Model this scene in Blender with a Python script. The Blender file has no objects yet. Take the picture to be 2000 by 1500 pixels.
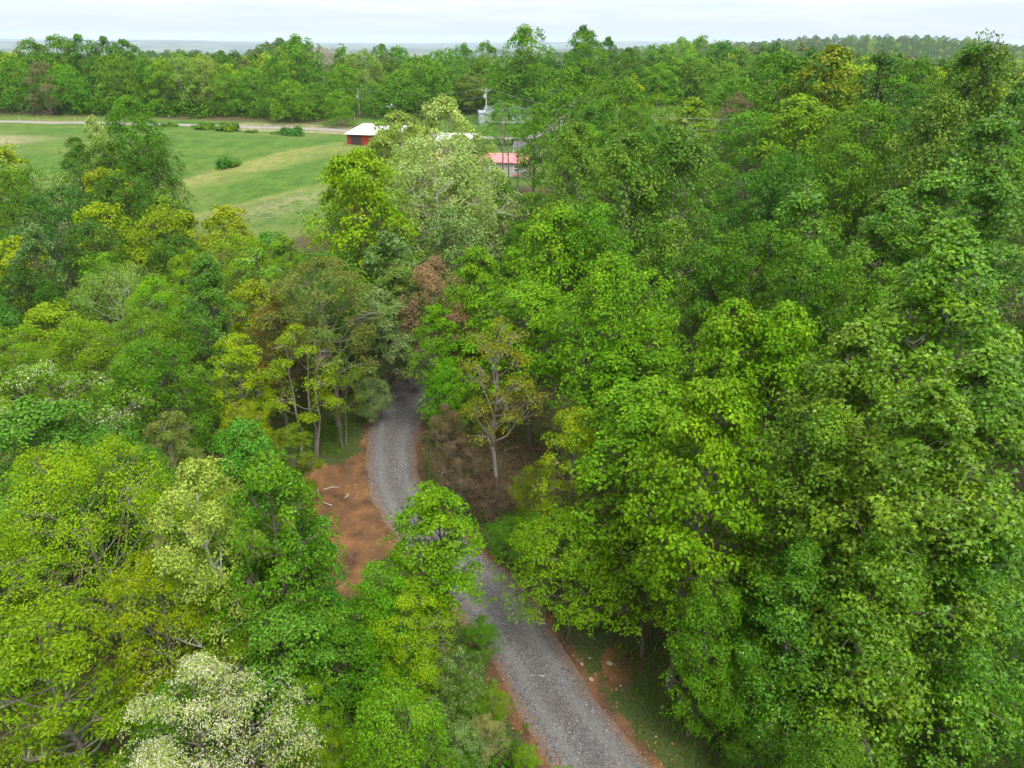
import bpy, math, random
import numpy as np
from mathutils import Matrix, Vector
R = math.radians
S = bpy.context.scene
C = S.collection

# ------------------------------------------------------------------ camera
CAM_H = 28.0; FPX = 1390.0; PITCH = R(25.75); ROLL = R(0.5)
_r = Vector((1, 0, 0)); _u = Vector((0, math.sin(PITCH), math.cos(PITCH))); _f = Vector((0, math.cos(PITCH), -math.sin(PITCH)))
CR = _r * math.cos(ROLL) + _u * math.sin(ROLL)
CU = _u * math.cos(ROLL) - _r * math.sin(ROLL)
cd = bpy.data.cameras.new('camera'); cam = bpy.data.objects.new('camera', cd); C.objects.link(cam)
M3 = Matrix((CR, CU, -_f)).transposed()
cam.matrix_world = Matrix.Translation((0, 0, CAM_H)) @ M3.to_4x4()
cd.sensor_fit = 'HORIZONTAL'; cd.sensor_width = 36; cd.lens = 36 * FPX / 2000
cd.clip_start = 0.5; cd.clip_end = 60000
S.camera = cam

# ------------------------------------------------------------------ world, sun, exposure
S.view_settings.view_transform = 'Standard'; S.view_settings.look = 'None'
S.view_settings.exposure = 1.5; S.view_settings.gamma = 1.0; S.view_settings.use_curve_mapping = False
SUN_EL, SUN_AZ = R(58), R(150)          # high, behind and to the right of the camera
W = bpy.data.worlds.new('World'); S.world = W; W.use_nodes = True
nt = W.node_tree; nt.nodes.clear()
def N(t, **k):
    n = nt.nodes.new(t)
    for a, b in k.items():
        if a.startswith('i_'):
            key = a[2:]
            key = int(key) if key.isdigit() else key
            n.inputs[key].default_value = b
        else: setattr(n, a, b)
    return n
def L(a, b): nt.links.new(a, b)
def math_n(op, a, b=None, clamp=False):
    n = N('ShaderNodeMath', operation=op, use_clamp=clamp)
    for i, v in enumerate((a, b)):
        if v is None: continue
        if isinstance(v, (int, float)): n.inputs[i].default_value = v
        else: L(v, n.inputs[i])
    return n.outputs[0]
def mix_c(f, a, b, bt='MIX'):
    n = N('ShaderNodeMix', data_type='RGBA', blend_type=bt)
    for i, v in ((0, f), (6, a), (7, b)):
        if isinstance(v, (int, float)): n.inputs[i].default_value = v
        elif isinstance(v, (tuple, list)): n.inputs[i].default_value = (*v[:3], 1)
        else: L(v, n.inputs[i])
    return n.outputs[2]
def ramp(f, stops):
    n = N('ShaderNodeValToRGB'); e = n.color_ramp.elements
    while len(e) < len(stops): e.new(0.5)
    for q, (p, c) in zip(e, stops):
        q.position = p; q.color = (*c, 1) if isinstance(c, (tuple, list)) else (c, c, c, 1)
    L(f, n.inputs[0]); return n.outputs[0]

sky = N('ShaderNodeTexSky', sky_type='NISHITA', sun_disc=False, sun_elevation=SUN_EL, sun_rotation=SUN_AZ)
tc = N('ShaderNodeTexCoord'); sx = N('ShaderNodeSeparateXYZ'); L(tc.outputs['Generated'], sx.inputs[0])
z = math_n('MAXIMUM', sx.outputs[2], 0.0)
den = math_n('ADD', z, 0.05)
cx = N('ShaderNodeCombineXYZ'); L(math_n('DIVIDE', sx.outputs[0], den), cx.inputs[0]); L(math_n('DIVIDE', sx.outputs[1], den), cx.inputs[1])
n1 = N('ShaderNodeTexNoise', i_Scale=0.35, i_Detail=7.0, i_Roughness=0.55, i_Distortion=0.4); L(cx.outputs[0], n1.inputs['Vector'])
cl = ramp(n1.outputs[0], [(0.40, 0.0), (0.58, 1.0)])
hz = ramp(z, [(0.0, (0.67, 0.77, 0.86)), (0.05, (0.72, 0.81, 0.88)), (0.16, (0.70, 0.745, 0.80)), (0.4, (0.90, 0.90, 0.89)), (1.0, (0.90, 0.90, 0.88))])
cloud = mix_c(math_n('MULTIPLY', cl, ramp(z, [(0.0, 0.0), (0.02, 0.35), (0.08, 1.0)])), hz, (0.92, 0.93, 0.95))
gain = math_n('ADD', math_n('MULTIPLY', z, 1.9), 0.98)
ov = N('ShaderNodeVectorMath', operation='SCALE'); L(cloud, ov.inputs[0]); L(gain, ov.inputs['Scale'])
bg1 = N('ShaderNodeBackground', i_Strength=0.415); L(ov.outputs[0], bg1.inputs[0])
bg2 = N('ShaderNodeBackground', i_Strength=0.05); L(sky.outputs[0], bg2.inputs[0])
ad = N('ShaderNodeMixShader', i_0=0.15); L(bg1.outputs[0], ad.inputs[1]); L(bg2.outputs[0], ad.inputs[2])
out = N('ShaderNodeOutputWorld'); L(ad.outputs[0], out.inputs[0])
sl = bpy.data.lights.new('sun', 'SUN'); sl.energy = 1.5; sl.angle = R(20); sl.color = (1.0, 0.965, 0.90)
so = bpy.data.objects.new('sun', sl); C.objects.link(so)
sd = Vector((math.sin(SUN_AZ) * math.cos(SUN_EL), math.cos(SUN_AZ) * math.cos(SUN_EL), math.sin(SUN_EL)))
so.rotation_euler = sd.to_track_quat('Z', 'Y').to_euler(); so.location = (0, -50, 200)
S.cycles.max_bounces = 7; S.cycles.diffuse_bounces = 3; S.cycles.transmission_bounces = 3; S.cycles.volume_bounces = 1
S.cycles.use_denoising = True

# ------------------------------------------------------------------ projection helpers
def ray(px, py):
    v = CR * ((px - 1000) / FPX) + CU * (-(py - 750) / FPX) + _f
    return np.array(v)
def at(px, py, D):
    v = ray(px, py); v = v / v[1] * D
    return v[0], D, CAM_H + v[2]
def proj(p):
    d = Vector((p[0], p[1], p[2] - CAM_H)); q = d.dot(_f)
    return 1000 + d.dot(CR) / q * FPX, 750 - d.dot(CU) / q * FPX, q
def sst(a, b, x):
    t = np.clip((x - a) / (b - a), 0, 1); return t * t * (3 - 2 * t)

# value noise for terrain and scatter
_rs = np.random.RandomState(7); _lat = _rs.rand(256, 256)
def vn(x, y, s):
    x = np.asarray(x, float) / s + 1000.37; y = np.asarray(y, float) / s + 1000.71
    xi = np.floor(x).astype(int); yi = np.floor(y).astype(int); fx = x - xi; fy = y - yi
    fx = fx * fx * (3 - 2 * fx); fy = fy * fy * (3 - 2 * fy)
    g = lambda i, j: _lat[i & 255, j & 255]
    return (g(xi, yi) * (1 - fx) + g(xi + 1, yi) * fx) * (1 - fy) + (g(xi, yi + 1) * (1 - fx) + g(xi + 1, yi + 1) * fx) * fy
def hump(x, y, cx_, cy_, rx, ry, h): return h * np.exp(-((x - cx_) / rx) ** 2 - ((y - cy_) / ry) ** 2)
def zt(x, y):
    x = np.asarray(x, float); y = np.asarray(y, float)
    z = 6.5 * sst(62, 175, y)
    z = z + 4.0 * sst(28, 70, y) * sst(12, 40, x) * (1 - sst(120, 200, y) * 0.7)
    z = z + hump(x, y, -22, 128, 26, 24, 2.6) - hump(x, y, -62, 118, 26, 18, 1.6) + hump(x, y, -40, 165, 60, 16, 0.7)
    z = z + 1.8 * sst(205, 240, y) * (1 - sst(260, 330, y))
    z = z + (vn(x, y, 9) - 0.5) * 0.35 * sst(10, 40, np.abs(x) + 6) + (vn(x, y, 38) - 0.5) * 1.2 * sst(55, 80, y)
    far = sst(262, 440, y)
    left = 1 - sst(-0.18, 0.28, x / np.maximum(y, 1))
    z = z - far * (20 + 16 * left) - sst(1200, 3500, y) * (12 + 28 * left)
    z = z + far * ((vn(x, y, 170) - 0.5) * 14 + (vn(x, y, 620) - 0.5) * 26 * sst(500, 1500, y))
    z = z + hump(x, y, -165, 570, 62, 70, 44) + hump(x, y, -370, 880, 230, 120, 21) + hump(x, y, 118, 345, 36, 50, 10) + hump(x, y, 680, 1500, 420, 260, 30)
    z = z + sst(3000, 9000, y) * (vn(x, y, 2300) - 0.35) * 75 + sst(9000, 14000, y) * 28
    return z
def gp(px, py):
    v = ray(px, py); D = 20.0
    for _ in range(60):
        t = D / v[1]; zr = CAM_H + v[2] * t; zg = float(zt(v[0] * t, D))
        D2 = (CAM_H - zg) / (-v[2]) * v[1]
        D = 0.6 * D + 0.4 * min(max(D2, 5), 4000)
    t = D / v[1]; x = v[0] * t
    return np.array((x, D, float(zt(x, D))))

# ------------------------------------------------------------------ materials
def mat(name):
    global nt
    m = bpy.data.materials.new(name); m.use_nodes = True; nt = m.node_tree; nt.nodes.clear(); return m
def finish(sh):
    o = N('ShaderNodeOutputMaterial'); L(sh, o.inputs[0])
def princ(col, rough=0.8, spec=0.3, metal=0.0, nrm=None):
    p = N('ShaderNodeBsdfPrincipled')
    if isinstance(col, (tuple, list)): p.inputs['Base Color'].default_value = (*col, 1)
    else: L(col, p.inputs['Base Color'])
    if isinstance(rough, (int, float)): p.inputs['Roughness'].default_value = rough
    else: L(rough, p.inputs['Roughness'])
    p.inputs['Specular IOR Level'].default_value = spec; p.inputs['Metallic'].default_value = metal
    if nrm is not None: L(nrm, p.inputs['Normal'])
    return p.outputs[0]
def noise(scale, detail=4.0, rough=0.55, vec=None, **k):
    n = N('ShaderNodeTexNoise', i_Scale=scale, i_Detail=detail, i_Roughness=rough, **k)
    if vec is not None: L(vec, n.inputs['Vector'])
    return n.outputs[0]
def bump(h, strength, dist):
    b = N('ShaderNodeBump', i_Strength=strength, i_Distance=dist); L(h, b.inputs['Height']); return b.outputs[0]
def attr(nm): return N('ShaderNodeAttribute', attribute_name=nm).outputs['Fac']

def leaf_mat(name, col, young, trans=0.24, spec=0.13, rough=0.45):
    m = mat(name)
    v = attr('leaf_random'); y = attr('young')
    oc = N('ShaderNodeTexCoord').outputs['Object']
    oi = N('ShaderNodeObjectInfo')
    nz = noise(0.42, 2.0, vec=oc)
    f = math_n('ADD', math_n('MULTIPLY', y, 0.75), math_n('MULTIPLY', math_n('SUBTRACT', nz, 0.5), 1.7), clamp=True)
    c = mix_c(f, col, young)
    hs = N('ShaderNodeHueSaturation', i_Saturation=1.05); L(c, hs.inputs['Color'])
    L(math_n('ADD', math_n('MULTIPLY', v, 0.52), 0.66), hs.inputs['Value'])
    L(math_n('ADD', math_n('MULTIPLY', oi.outputs['Random'], 0.024), math_n('ADD', math_n('MULTIPLY', v, 0.02), 0.476)), hs.inputs['Hue'])
    c = mix_c(1.0, hs.outputs[0], oi.outputs['Color'], 'MULTIPLY')
    p = princ(c, rough, spec)
    t = N('ShaderNodeBsdfTranslucent')
    L(mix_c(1.0, c, (1.25, 1.15, 0.55), 'MULTIPLY'), t.inputs['Color'])
    x = N('ShaderNodeMixShader', i_0=trans); L(p, x.inputs[1]); L(t.outputs[0], x.inputs[2])
    finish(x.outputs[0]); return m
LM = {
    'tulip':  leaf_mat('tulip_leaves', (0.070, 0.168, 0.008), (0.232, 0.363, 0.030), spec=0.28),
    'maple':  leaf_mat('maple_leaves', (0.107, 0.251, 0.006), (0.237, 0.389, 0.016)),
    'green':  leaf_mat('green_leaves', (0.074, 0.177, 0.010), (0.172, 0.298, 0.022)),
    'dark':   leaf_mat('dark_green_leaves', (0.046, 0.125, 0.010), (0.107, 0.212, 0.018)),
    'lime':   leaf_mat('lime_leaves', (0.176, 0.311, 0.006), (0.353, 0.449, 0.016)),
    'gold':   leaf_mat('gold_green_leaves', (0.209, 0.298, 0.008), (0.390, 0.397, 0.019)),
    'teal':   leaf_mat('blue_green_leaves', (0.065, 0.194, 0.021), (0.139, 0.302, 0.042)),
    'pale':   leaf_mat('pale_leaves', (0.251, 0.337, 0.056), (0.483, 0.510, 0.152)),
    'olive':  leaf_mat('olive_leaves', (0.084, 0.147, 0.024), (0.232, 0.156, 0.044)),
    'russet': leaf_mat('russet_leaves', (0.215, 0.170, 0.075), (0.400, 0.260, 0.160)),
    'silver': leaf_mat('silver_leaves', (0.172, 0.285, 0.072), (0.343, 0.441, 0.160), spec=0.3),
}
def bark(name, a, b):
    m = mat(name); oc = N('ShaderNodeTexCoord').outputs['Object']
    mp = N('ShaderNodeMapping'); mp.inputs['Scale'].default_value = (6, 6, 1.2); L(oc, mp.inputs[0])
    nz = noise(1.6, 6.0, 0.65, vec=mp.outputs[0])
    finish(princ(ramp(nz, [(0.32, a), (0.68, b)]), 0.9, 0.15, nrm=bump(nz, 0.7, 0.05))); return m
BM = {'grey': bark('grey_bark', (0.10, 0.085, 0.065), (0.27, 0.24, 0.20)),
      'dark': bark('brown_bark', (0.055, 0.045, 0.035), (0.16, 0.135, 0.11)),
      'white': bark('white_bark', (0.24, 0.22, 0.18), (0.62, 0.60, 0.54)),
      'dead': bark('dead_wood', (0.26, 0.225, 0.19), (0.50, 0.45, 0.40))}
def petals():
    m = mat('cream_blossom'); v = attr('leaf_random')
    c = ramp(v, [(0.0, (0.33, 0.38, 0.17)), (0.45, (0.50, 0.52, 0.31)), (1.0, (0.70, 0.69, 0.50))])
    p = princ(c, 0.6, 0.2); t = N('ShaderNodeBsdfTranslucent'); L(c, t.inputs['Color'])
    x = N('ShaderNodeMixShader', i_0=0.25); L(p, x.inputs[1]); L(t.outputs[0], x.inputs[2]); finish(x.outputs[0]); return m
PETAL = petals()
def plain(name, col, rough=0.6, spec=0.3, metal=0.0, var=0.12, sc=3.0):
    m = mat(name); oc = N('ShaderNodeTexCoord').outputs['Object']
    nz = noise(sc, 5.0, 0.6, vec=oc)
    c = mix_c(nz, tuple(max(0, q * (1 - var)) for q in col), tuple(min(1, q * (1 + var)) for q in col))
    finish(princ(c, rough, spec, metal)); return m

def ground_mat():
    m = mat('ground_surface')
    pos = N('ShaderNodeNewGeometry').outputs['Position']
    nA = noise(0.9, 8.0, 0.65, vec=pos); nB = noise(0.16, 5.0, 0.6, vec=pos); nC = noise(7.0, 5.0, 0.7, vec=pos)
    nD = noise(0.035, 4.0, 0.5, vec=pos)
    floor = ramp(nA, [(0.30, (0.032, 0.026, 0.014)), (0.5, (0.085, 0.060, 0.035)), (0.7, (0.055, 0.075, 0.022))])
    # verge grass and weeds
    weed = ramp(nC, [(0.35, (0.028, 0.040, 0.012)), (0.5, (0.045, 0.075, 0.014)), (0.62, (0.085, 0.080, 0.035))])
    c = mix_c(attr('weeds'), floor, weed)
    # meadow: rich green low parts, paler dry crests
    mp = N('ShaderNodeMapping'); mp.inputs['Rotation'].default_value = (0, 0, R(24)); mp.inputs['Scale'].default_value = (0.02, 0.16, 0.1); L(pos, mp.inputs[0])
    st = noise(1.0, 5.0, 0.6, vec=mp.outputs[0])
    g1 = mix_c(ramp(noise(0.35, 9.0, 0.75, vec=pos), [(0.38, 0.0), (0.62, 1.0)]), (0.030, 0.082, 0.010), (0.078, 0.145, 0.020))
    g2 = mix_c(ramp(noise(0.5, 9.0, 0.75, vec=pos), [(0.38, 0.0), (0.62, 1.0)]), (0.105, 0.145, 0.030), (0.22, 0.205, 0.075))
    dry = math_n('ADD', attr('dry'), math_n('MULTIPLY', math_n('SUBTRACT', st, 0.5), 1.5), clamp=True)
    g = mix_c(dry, g1, g2)
    g = mix_c(ramp(nB, [(0.45, 0.0), (0.75, 0.45)]), g, (0.095, 0.150, 0.020))
    c = mix_c(attr('meadow'), c, g)
    # cut stubble and scrub along the road bank
    c = mix_c(math_n('MULTIPLY', attr('stubble'), ramp(nA, [(0.38, 0.0), (0.58, 1.0)])), c, (0.30, 0.235, 0.155))
    # bare clay
    dA = noise(0.55, 7.0, 0.6, vec=pos)
    mp2 = N('ShaderNodeMapping'); mp2.inputs['Rotation'].default_value = (0, 0, R(-14)); mp2.inputs['Scale'].default_value = (1.9, 0.22, 1); L(pos, mp2.inputs[0])
    trk = noise(1.0, 4.0, 0.6, vec=mp2.outputs[0])
    clay = ramp(dA, [(0.36, (0.050, 0.029, 0.017)), (0.46, (0.115, 0.058, 0.026)), (0.57, (0.190, 0.092, 0.036)), (0.72, (0.265, 0.145, 0.065))])
    clay = mix_c(ramp(trk, [(0.42, 0.55), (0.55, 0.0)]), clay, (0.105, 0.060, 0.032))
    clay = mix_c(ramp(nC, [(0.50, 0.0), (0.64, 0.7)]), clay, (0.10, 0.065, 0.042))
    clay = mix_c(ramp(noise(1.7, 6.0, 0.75, vec=pos), [(0.60, 0.0), (0.68, 0.8)]), clay, (0.05, 0.075, 0.018))
    dm = math_n('ADD', attr('clay'), math_n('MULTIPLY', math_n('SUBTRACT', nA, 0.5), 1.1))
    c = mix_c(ramp(dm, [(0.42, 0.0), (0.56, 1.0)]), c, clay)
    # far forested country
    fn = noise(0.012, 9.0, 0.72, vec=pos); fw = noise(0.0022, 5.0, 0.6, vec=pos)
    fo = ramp(fn, [(0.35, (0.014, 0.034, 0.012)), (0.5, (0.034, 0.070, 0.018)), (0.66, (0.065, 0.105, 0.027))])
    fo = mix_c(ramp(fw, [(0.52, 0.0), (0.56, 0.9)]), fo, (0.13, 0.16, 0.07))
    fo = mix_c(ramp(noise(0.0009, 6.0, 0.7, vec=pos), [(0.40, 0.75), (0.52, 0.0)]), fo, (0.012, 0.030, 0.014))
    c = mix_c(attr('woods'), c, fo)
    h = math_n('ADD', nC, math_n('MULTIPLY', nA, 2.0))
    finish(princ(c, 0.95, 0.12, nrm=bump(h, 0.6, 0.15))); return m
def gravel_mat():
    m = mat('crushed_gravel')
    pos = N('ShaderNodeNewGeometry').outputs['Position']
    vo = N('ShaderNodeTexVoronoi', i_Scale=22.0); L(pos, vo.inputs['Vector'])
    vb = N('ShaderNodeTexVoronoi', i_Scale=6.0); L(pos, vb.inputs['Vector'])
    sp = N('ShaderNodeSeparateColor'); L(vo.outputs['Color'], sp.inputs[0])
    sp2 = N('ShaderNodeSeparateColor'); L(vb.outputs['Color'], sp2.inputs[0])
    b = ramp(sp.outputs[0], [(0.0, (0.045, 0.043, 0.045)), (0.5, (0.095, 0.092, 0.094)), (0.85, (0.165, 0.16, 0.162)), (1.0, (0.32, 0.31, 0.30))])
    b = mix_c(0.35, b, ramp(sp2.outputs[1], [(0.0, (0.058, 0.056, 0.053)), (1.0, (0.165, 0.158, 0.150))]))
    n = noise(0.5, 6.0, 0.6, vec=pos)
    b = mix_c(ramp(n, [(0.45, 0.0), (0.75, 0.35)]), b, (0.12, 0.085, 0.062))
    ab = attr('edge')
    rut = N('ShaderNodeMath', operation='PINGPONG'); L(math_n('ADD', ab, 0.06), rut.inputs[0]); rut.inputs[1].default_value = 0.5
    wob = math_n('MULTIPLY', math_n('SUBTRACT', noise(0.25, 3.0, 0.6, vec=pos), 0.5), 0.35)
    b = mix_c(ramp(math_n('ADD', rut.outputs[0], wob), [(0.30, 0.0), (0.46, 0.42)]), b, (0.185, 0.177, 0.170))
    b = mix_c(ramp(ab, [(0.0, 0.30), (0.22, 0.0)]), b, (0.07, 0.062, 0.058))
    e = math_n('ADD', attr('edge'), math_n('MULTIPLY', math_n('SUBTRACT', noise(2.2, 6.0, 0.7, vec=pos), 0.5), 1.1))
    b = mix_c(ramp(e, [(0.60, 0.0), (0.95, 0.85)]), b, (0.19, 0.115, 0.065))
    finish(princ(b, 0.85, 0.25, nrm=bump(vo.outputs['Distance'], 0.9, 0.04))); return m

# ------------------------------------------------------------------ object helpers
def tag(o, label=None, cat=None, group=None, kind=None):
    if label: o['label'] = label
    if cat: o['category'] = cat
    if group: o['group'] = group
    if kind: o['kind'] = kind
    return o
def np_mesh(name, V, F, attrs=None, smooth=False):
    """V n x 3, F m x k (all faces the same size)."""
    V = np.ascontiguousarray(V, np.float32); F = np.ascontiguousarray(F, np.int32)
    me = bpy.data.meshes.new(name); k = F.shape[1]
    me.vertices.add(len(V)); me.vertices.foreach_set('co', V.ravel())
    me.loops.add(F.size); me.loops.foreach_set('vertex_index', F.ravel())
    me.polygons.add(len(F)); me.polygons.foreach_set('loop_start', np.arange(0, F.size, k, dtype=np.int32))
    me.polygons.foreach_set('loop_total', np.full(len(F), k, np.int32))
    for nm, a in (attrs or {}).items():
        at_ = me.attributes.new(nm, 'FLOAT', 'POINT'); at_.data.foreach_set('value', np.ascontiguousarray(a, np.float32))
    me.update(calc_edges=True)
    if smooth: me.polygons.foreach_set('use_smooth', np.ones(len(F), bool))
    return me
def obj(name, me, m=None, parent=None, loc=None):
    if m is not None and not me.materials: me.materials.append(m)
    o = bpy.data.objects.new(name, me); C.objects.link(o)
    if parent is not None: o.parent = parent
    if loc is not None: o.location = loc
    return o
def empty(name, loc, rz=0.0):
    o = bpy.data.objects.new(name, None); C.objects.link(o); o.location = loc; o.rotation_euler = (0, 0, rz); o.empty_display_size = 0.3; return o
class MB:
    def __init__(s): s.v = []; s.f = []
    def add(s, vs, fs):
        b = len(s.v); s.v += [tuple(map(float, q)) for q in vs]; s.f += [tuple(b + i for i in f) for f in fs]; return s
    def box(s, c, d, rz=0.0):
        cx_, cy_, cz_ = c; a, b, h = d[0] / 2, d[1] / 2, d[2] / 2; co, si = math.cos(rz), math.sin(rz)
        vs = []
        for z_ in (-h, h):
            for x_, y_ in ((-a, -b), (a, -b), (a, b), (-a, b)): vs.append((cx_ + x_ * co - y_ * si, cy_ + x_ * si + y_ * co, cz_ + z_))
        return s.add(vs, [(3, 2, 1, 0), (4, 5, 6, 7), (0, 1, 5, 4), (1, 2, 6, 5), (2, 3, 7, 6), (3, 0, 4, 7)])
    def tube(s, pts, rad, n=6, cap=True):
        pts = [np.array(p, float) for p in pts]; rings = []
        for i, p in enumerate(pts):
            t = pts[min(i + 1, len(pts) - 1)] - pts[max(i - 1, 0)]; t = t / (np.linalg.norm(t) + 1e-9)
            a = np.cross(t, (0.3, 0.1, 1) if abs(t[2]) < 0.9 else (1, 0, 0)); a /= np.linalg.norm(a); b = np.cross(t, a)
            r = rad[i] if isinstance(rad, (list, tuple)) else rad
            rings.append([p + r * (math.cos(2 * math.pi * k / n) * a + math.sin(2 * math.pi * k / n) * b) for k in range(n)])
        vs = [q for rg in rings for q in rg]; fs = []
        for i in range(len(pts) - 1):
            for k in range(n): fs.append((i * n + k, i * n + (k + 1) % n, (i + 1) * n + (k + 1) % n, (i + 1) * n + k))
        if cap: fs.append(tuple(range(n))[::-1]); fs.append(tuple((len(pts) - 1) * n + k for k in range(n)))
        return s.add(vs, fs)
    def build(s, name, m, parent=None, loc=None, smooth=False):
        me = bpy.data.meshes.new(name); me.from_pydata(s.v, [], s.f); me.update()
        if smooth: me.polygons.foreach_set('use_smooth', np.ones(len(me.polygons), bool))
        return obj(name, me, m, parent, loc)

# ------------------------------------------------------------------ ground
def pip(poly, x, y):
    x = np.asarray(x, float); y = np.asarray(y, float); ins = np.zeros(x.shape, bool)
    n = len(poly)
    for i in range(n):
        x1, y1 = poly[i]; x2, y2 = poly[(i + 1) % n]
        c = ((y1 > y) != (y2 > y)); xx = (x2 - x1) * (y - y1) / ((y2 - y1) + 1e-12) + x1
        ins ^= c & (x < xx)
    return ins
def seg_dist(poly, x, y, closed=True):
    x = np.asarray(x, float); y = np.asarray(y, float); d = np.full(x.shape, 1e9)
    n = len(poly)
    for i in range(n if closed else n - 1):
        ax, ay = poly[i]; bx, by = poly[(i + 1) % n]; vx, vy = bx - ax, by - ay
        t = np.clip(((x - ax) * vx + (y - ay) * vy) / (vx * vx + vy * vy + 1e-9), 0, 1)
        d = np.minimum(d, np.hypot(x - ax - t * vx, y - ay - t * vy))
    return d
def gxy(pts): return [tuple(gp(*p)[:2]) for p in pts]
def sdf(poly, x, y):          # positive inside
    d = seg_dist(poly, x, y); return np.where(pip(poly, x, y), d, -d)
dl = gxy([(1068, 1500), (1000, 1370), (950, 1250), (893, 1165), (835, 1110), (775, 1055), (722, 975), (704, 920), (712, 860), (745, 800), (790, 755), (812, 722), (828, 690)])
dr = gxy([(1282, 1500), (1190, 1400), (1105, 1290), (1055, 1215), (965, 1115), (890, 1030), (832, 950), (822, 880), (824, 820), (828, 790), (838, 752), (850, 722), (862, 690)])
mid_ = [((a[0] + b[0]) / 2, (a[1] + b[1]) / 2) for a, b in zip(dl, dr)]
wid_ = [math.hypot(a[0] - b[0], a[1] - b[1]) for a, b in zip(dl, dr)]
# carry the drive on behind the camera side and into the wood
d0 = np.array(mid_[0]) - np.array(mid_[2]); d0 /= np.linalg.norm(d0)
mid_ = [tuple(np.array(mid_[0]) + d0 * k) for k in (16, 8)] + mid_
mid_ += [(mid_[-1][0] + 5, mid_[-1][1] + 10), (mid_[-1][0] + 14, mid_[-1][1] + 22)]
def resample(p, step):
    p = np.array(p); out_ = []
    n = len(p)
    for i in range(n - 1):
        p0, p1, p2, p3 = p[max(i - 1, 0)], p[i], p[i + 1], p[min(i + 2, n - 1)]
        k = max(1, int(np.linalg.norm(p2 - p1) / step))
        for j in range(k):
            t = j / k; out_.append(0.5 * ((2 * p1) + (-p0 + p2) * t + (2 * p0 - 5 * p1 + 4 * p2 - p3) * t * t + (-p0 + 3 * p1 - 3 * p2 + p3) * t ** 3))
    out_.append(p[-1]); return np.array(out_)
drive = resample(mid_, 0.5)
DRIVE = [tuple(q) for q in drive[::4]]
CLAY = gxy([(585, 940), (618, 916), (650, 922), (700, 885), (740, 800), (790, 745), (770, 820), (760, 1000), (790, 1070), (735, 1100), (690, 1180), (630, 1195), (560, 1210), (520, 1100), (540, 1000)])
MEADOW = [(-400, 96), (-72, 100), (-46, 92), (-36, 99), (-24, 104), (-8, 118), (16, 136), (40, 150), (60, 172), (70, 214), (12, 222), (-40, 213), (-60, 209), (-400, 214)]
ROADC = gxy([(-260, 236), (50, 238), (180, 240), (320, 243), (460, 247), (570, 250), (680, 256), (800, 262), (900, 266), (985, 270), (1035, 268), (1075, 252), (1098, 232), (1110, 222)])
ys = np.concatenate([np.arange(-30, 8, 2.0), np.arange(8, 62, 0.5), np.arange(62, 260, 2.0), 260 * 1.035 ** np.arange(0, 122)])
xs_h = np.concatenate([np.arange(0, 20, 0.5), np.arange(20, 120, 2.2), 120 * 1.06 ** np.arange(0, 84)])
xs = np.concatenate([-xs_h[:0:-1], xs_h])
ys = ys[ys < 16000]
XX, YY = np.meshgrid(xs, ys); x = XX.ravel(); y = YY.ravel()
dd = seg_dist(DRIVE, x, y, closed=False)
cl_s = sdf(CLAY, x, y)
me_s = sdf(MEADOW, x, y)
rd = seg_dist(ROADC, x, y, closed=False)
clay = np.maximum(sst(-0.8, 0.8, cl_s), 0.72 * (1 - sst(1.9, 3.1, dd)) * (y < 75))
clay = np.maximum(clay, 0.72 * (1 - sst(0.4, 2.0, np.hypot(x - gp(1215, 1300)[0], (y - gp(1215, 1300)[1]) * 0.7))))
weeds = np.maximum((1 - sst(3.0, 8.5, dd)) * (y < 60), 0.35 * vn(x, y, 5))
GL = gp(620, 870); weeds = np.maximum(weeds, 1 - sst(3, 9, np.hypot(x - GL[0], (y - GL[1]) * 0.8)))
lawn = sst(0, 3, me_s)
lawn = np.maximum(lawn, (y > 205) * (1 - sst(236, 246, y)) * (x > -45) * (x < 75))
lawn = np.maximum(lawn, (1 - sst(9, 14, rd)))
def below(line, wdt):       # a band on the near side of a crest line
    d_ = seg_dist(line, x, y, closed=False); yl = np.interp(x, [q[0] for q in line], [q[1] for q in line])
    return (y < yl) * np.exp(-(d_ / wdt) ** 2) * sst(0, 1.5, d_)
CREST1 = gxy([(300, 362), (380, 340), (440, 325), (520, 303), (590, 287), (660, 276)]); CREST2 = gxy([(340, 425), (430, 402), (520, 382), (600, 362), (640, 352)])
dry = 1.0 * below(CREST1, 10) + 1.15 * below(CREST2, 5) + 0.35 * sst(0.45, 0.85, vn(x, y, 14)) - 0.35 * sst(0.5, 0.9, vn(x + 50, y, 18)) + 0.2 * (y > 210)
tan_ = below(CREST2, 12) * sst(3.0, 7.0, seg_dist(CREST2, x, y, closed=False))
stub = np.maximum(np.maximum(0.75 * tan_, 1 - sst(5, 14, np.hypot((x + 128) * 0.5, (y - 168) * 0.9))), (1 - sst(2.2, 3.5, np.abs(rd - 5.5))) * (y < 214) * (x > -75) * (x < -8))
woods = sst(300, 420, y) * (1 - lawn)
zz = zt(x, y)
zz = zz + 0.22 * sst(0, 1, clay) * (vn(x, y, 1.2) - 0.5) * (dd > 2.0) + 0.9 * np.exp(-((x - CLAY[1][0]) / 1.6) ** 2 - ((y - CLAY[1][1]) / 1.3) ** 2)
zz = zz - 0.10 * (1 - sst(1.5, 2.2, dd)) - 0.06 * (1 - sst(2.6, 4.5, rd))
nx_, ny_ = len(xs), len(ys)
ii, jj = np.meshgrid(np.arange(nx_ - 1), np.arange(ny_ - 1)); a0 = (jj * nx_ + ii).ravel()
gm = np_mesh('ground', np.stack([x, y, zz], 1), np.stack([a0, a0 + 1, a0 + 1 + nx_, a0 + nx_], 1),
             dict(clay=clay, weeds=weeds, meadow=lawn, dry=dry, stubble=stub, woods=woods), smooth=True)
ground = tag(obj('ground', gm, ground_mat()), kind='structure')

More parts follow.
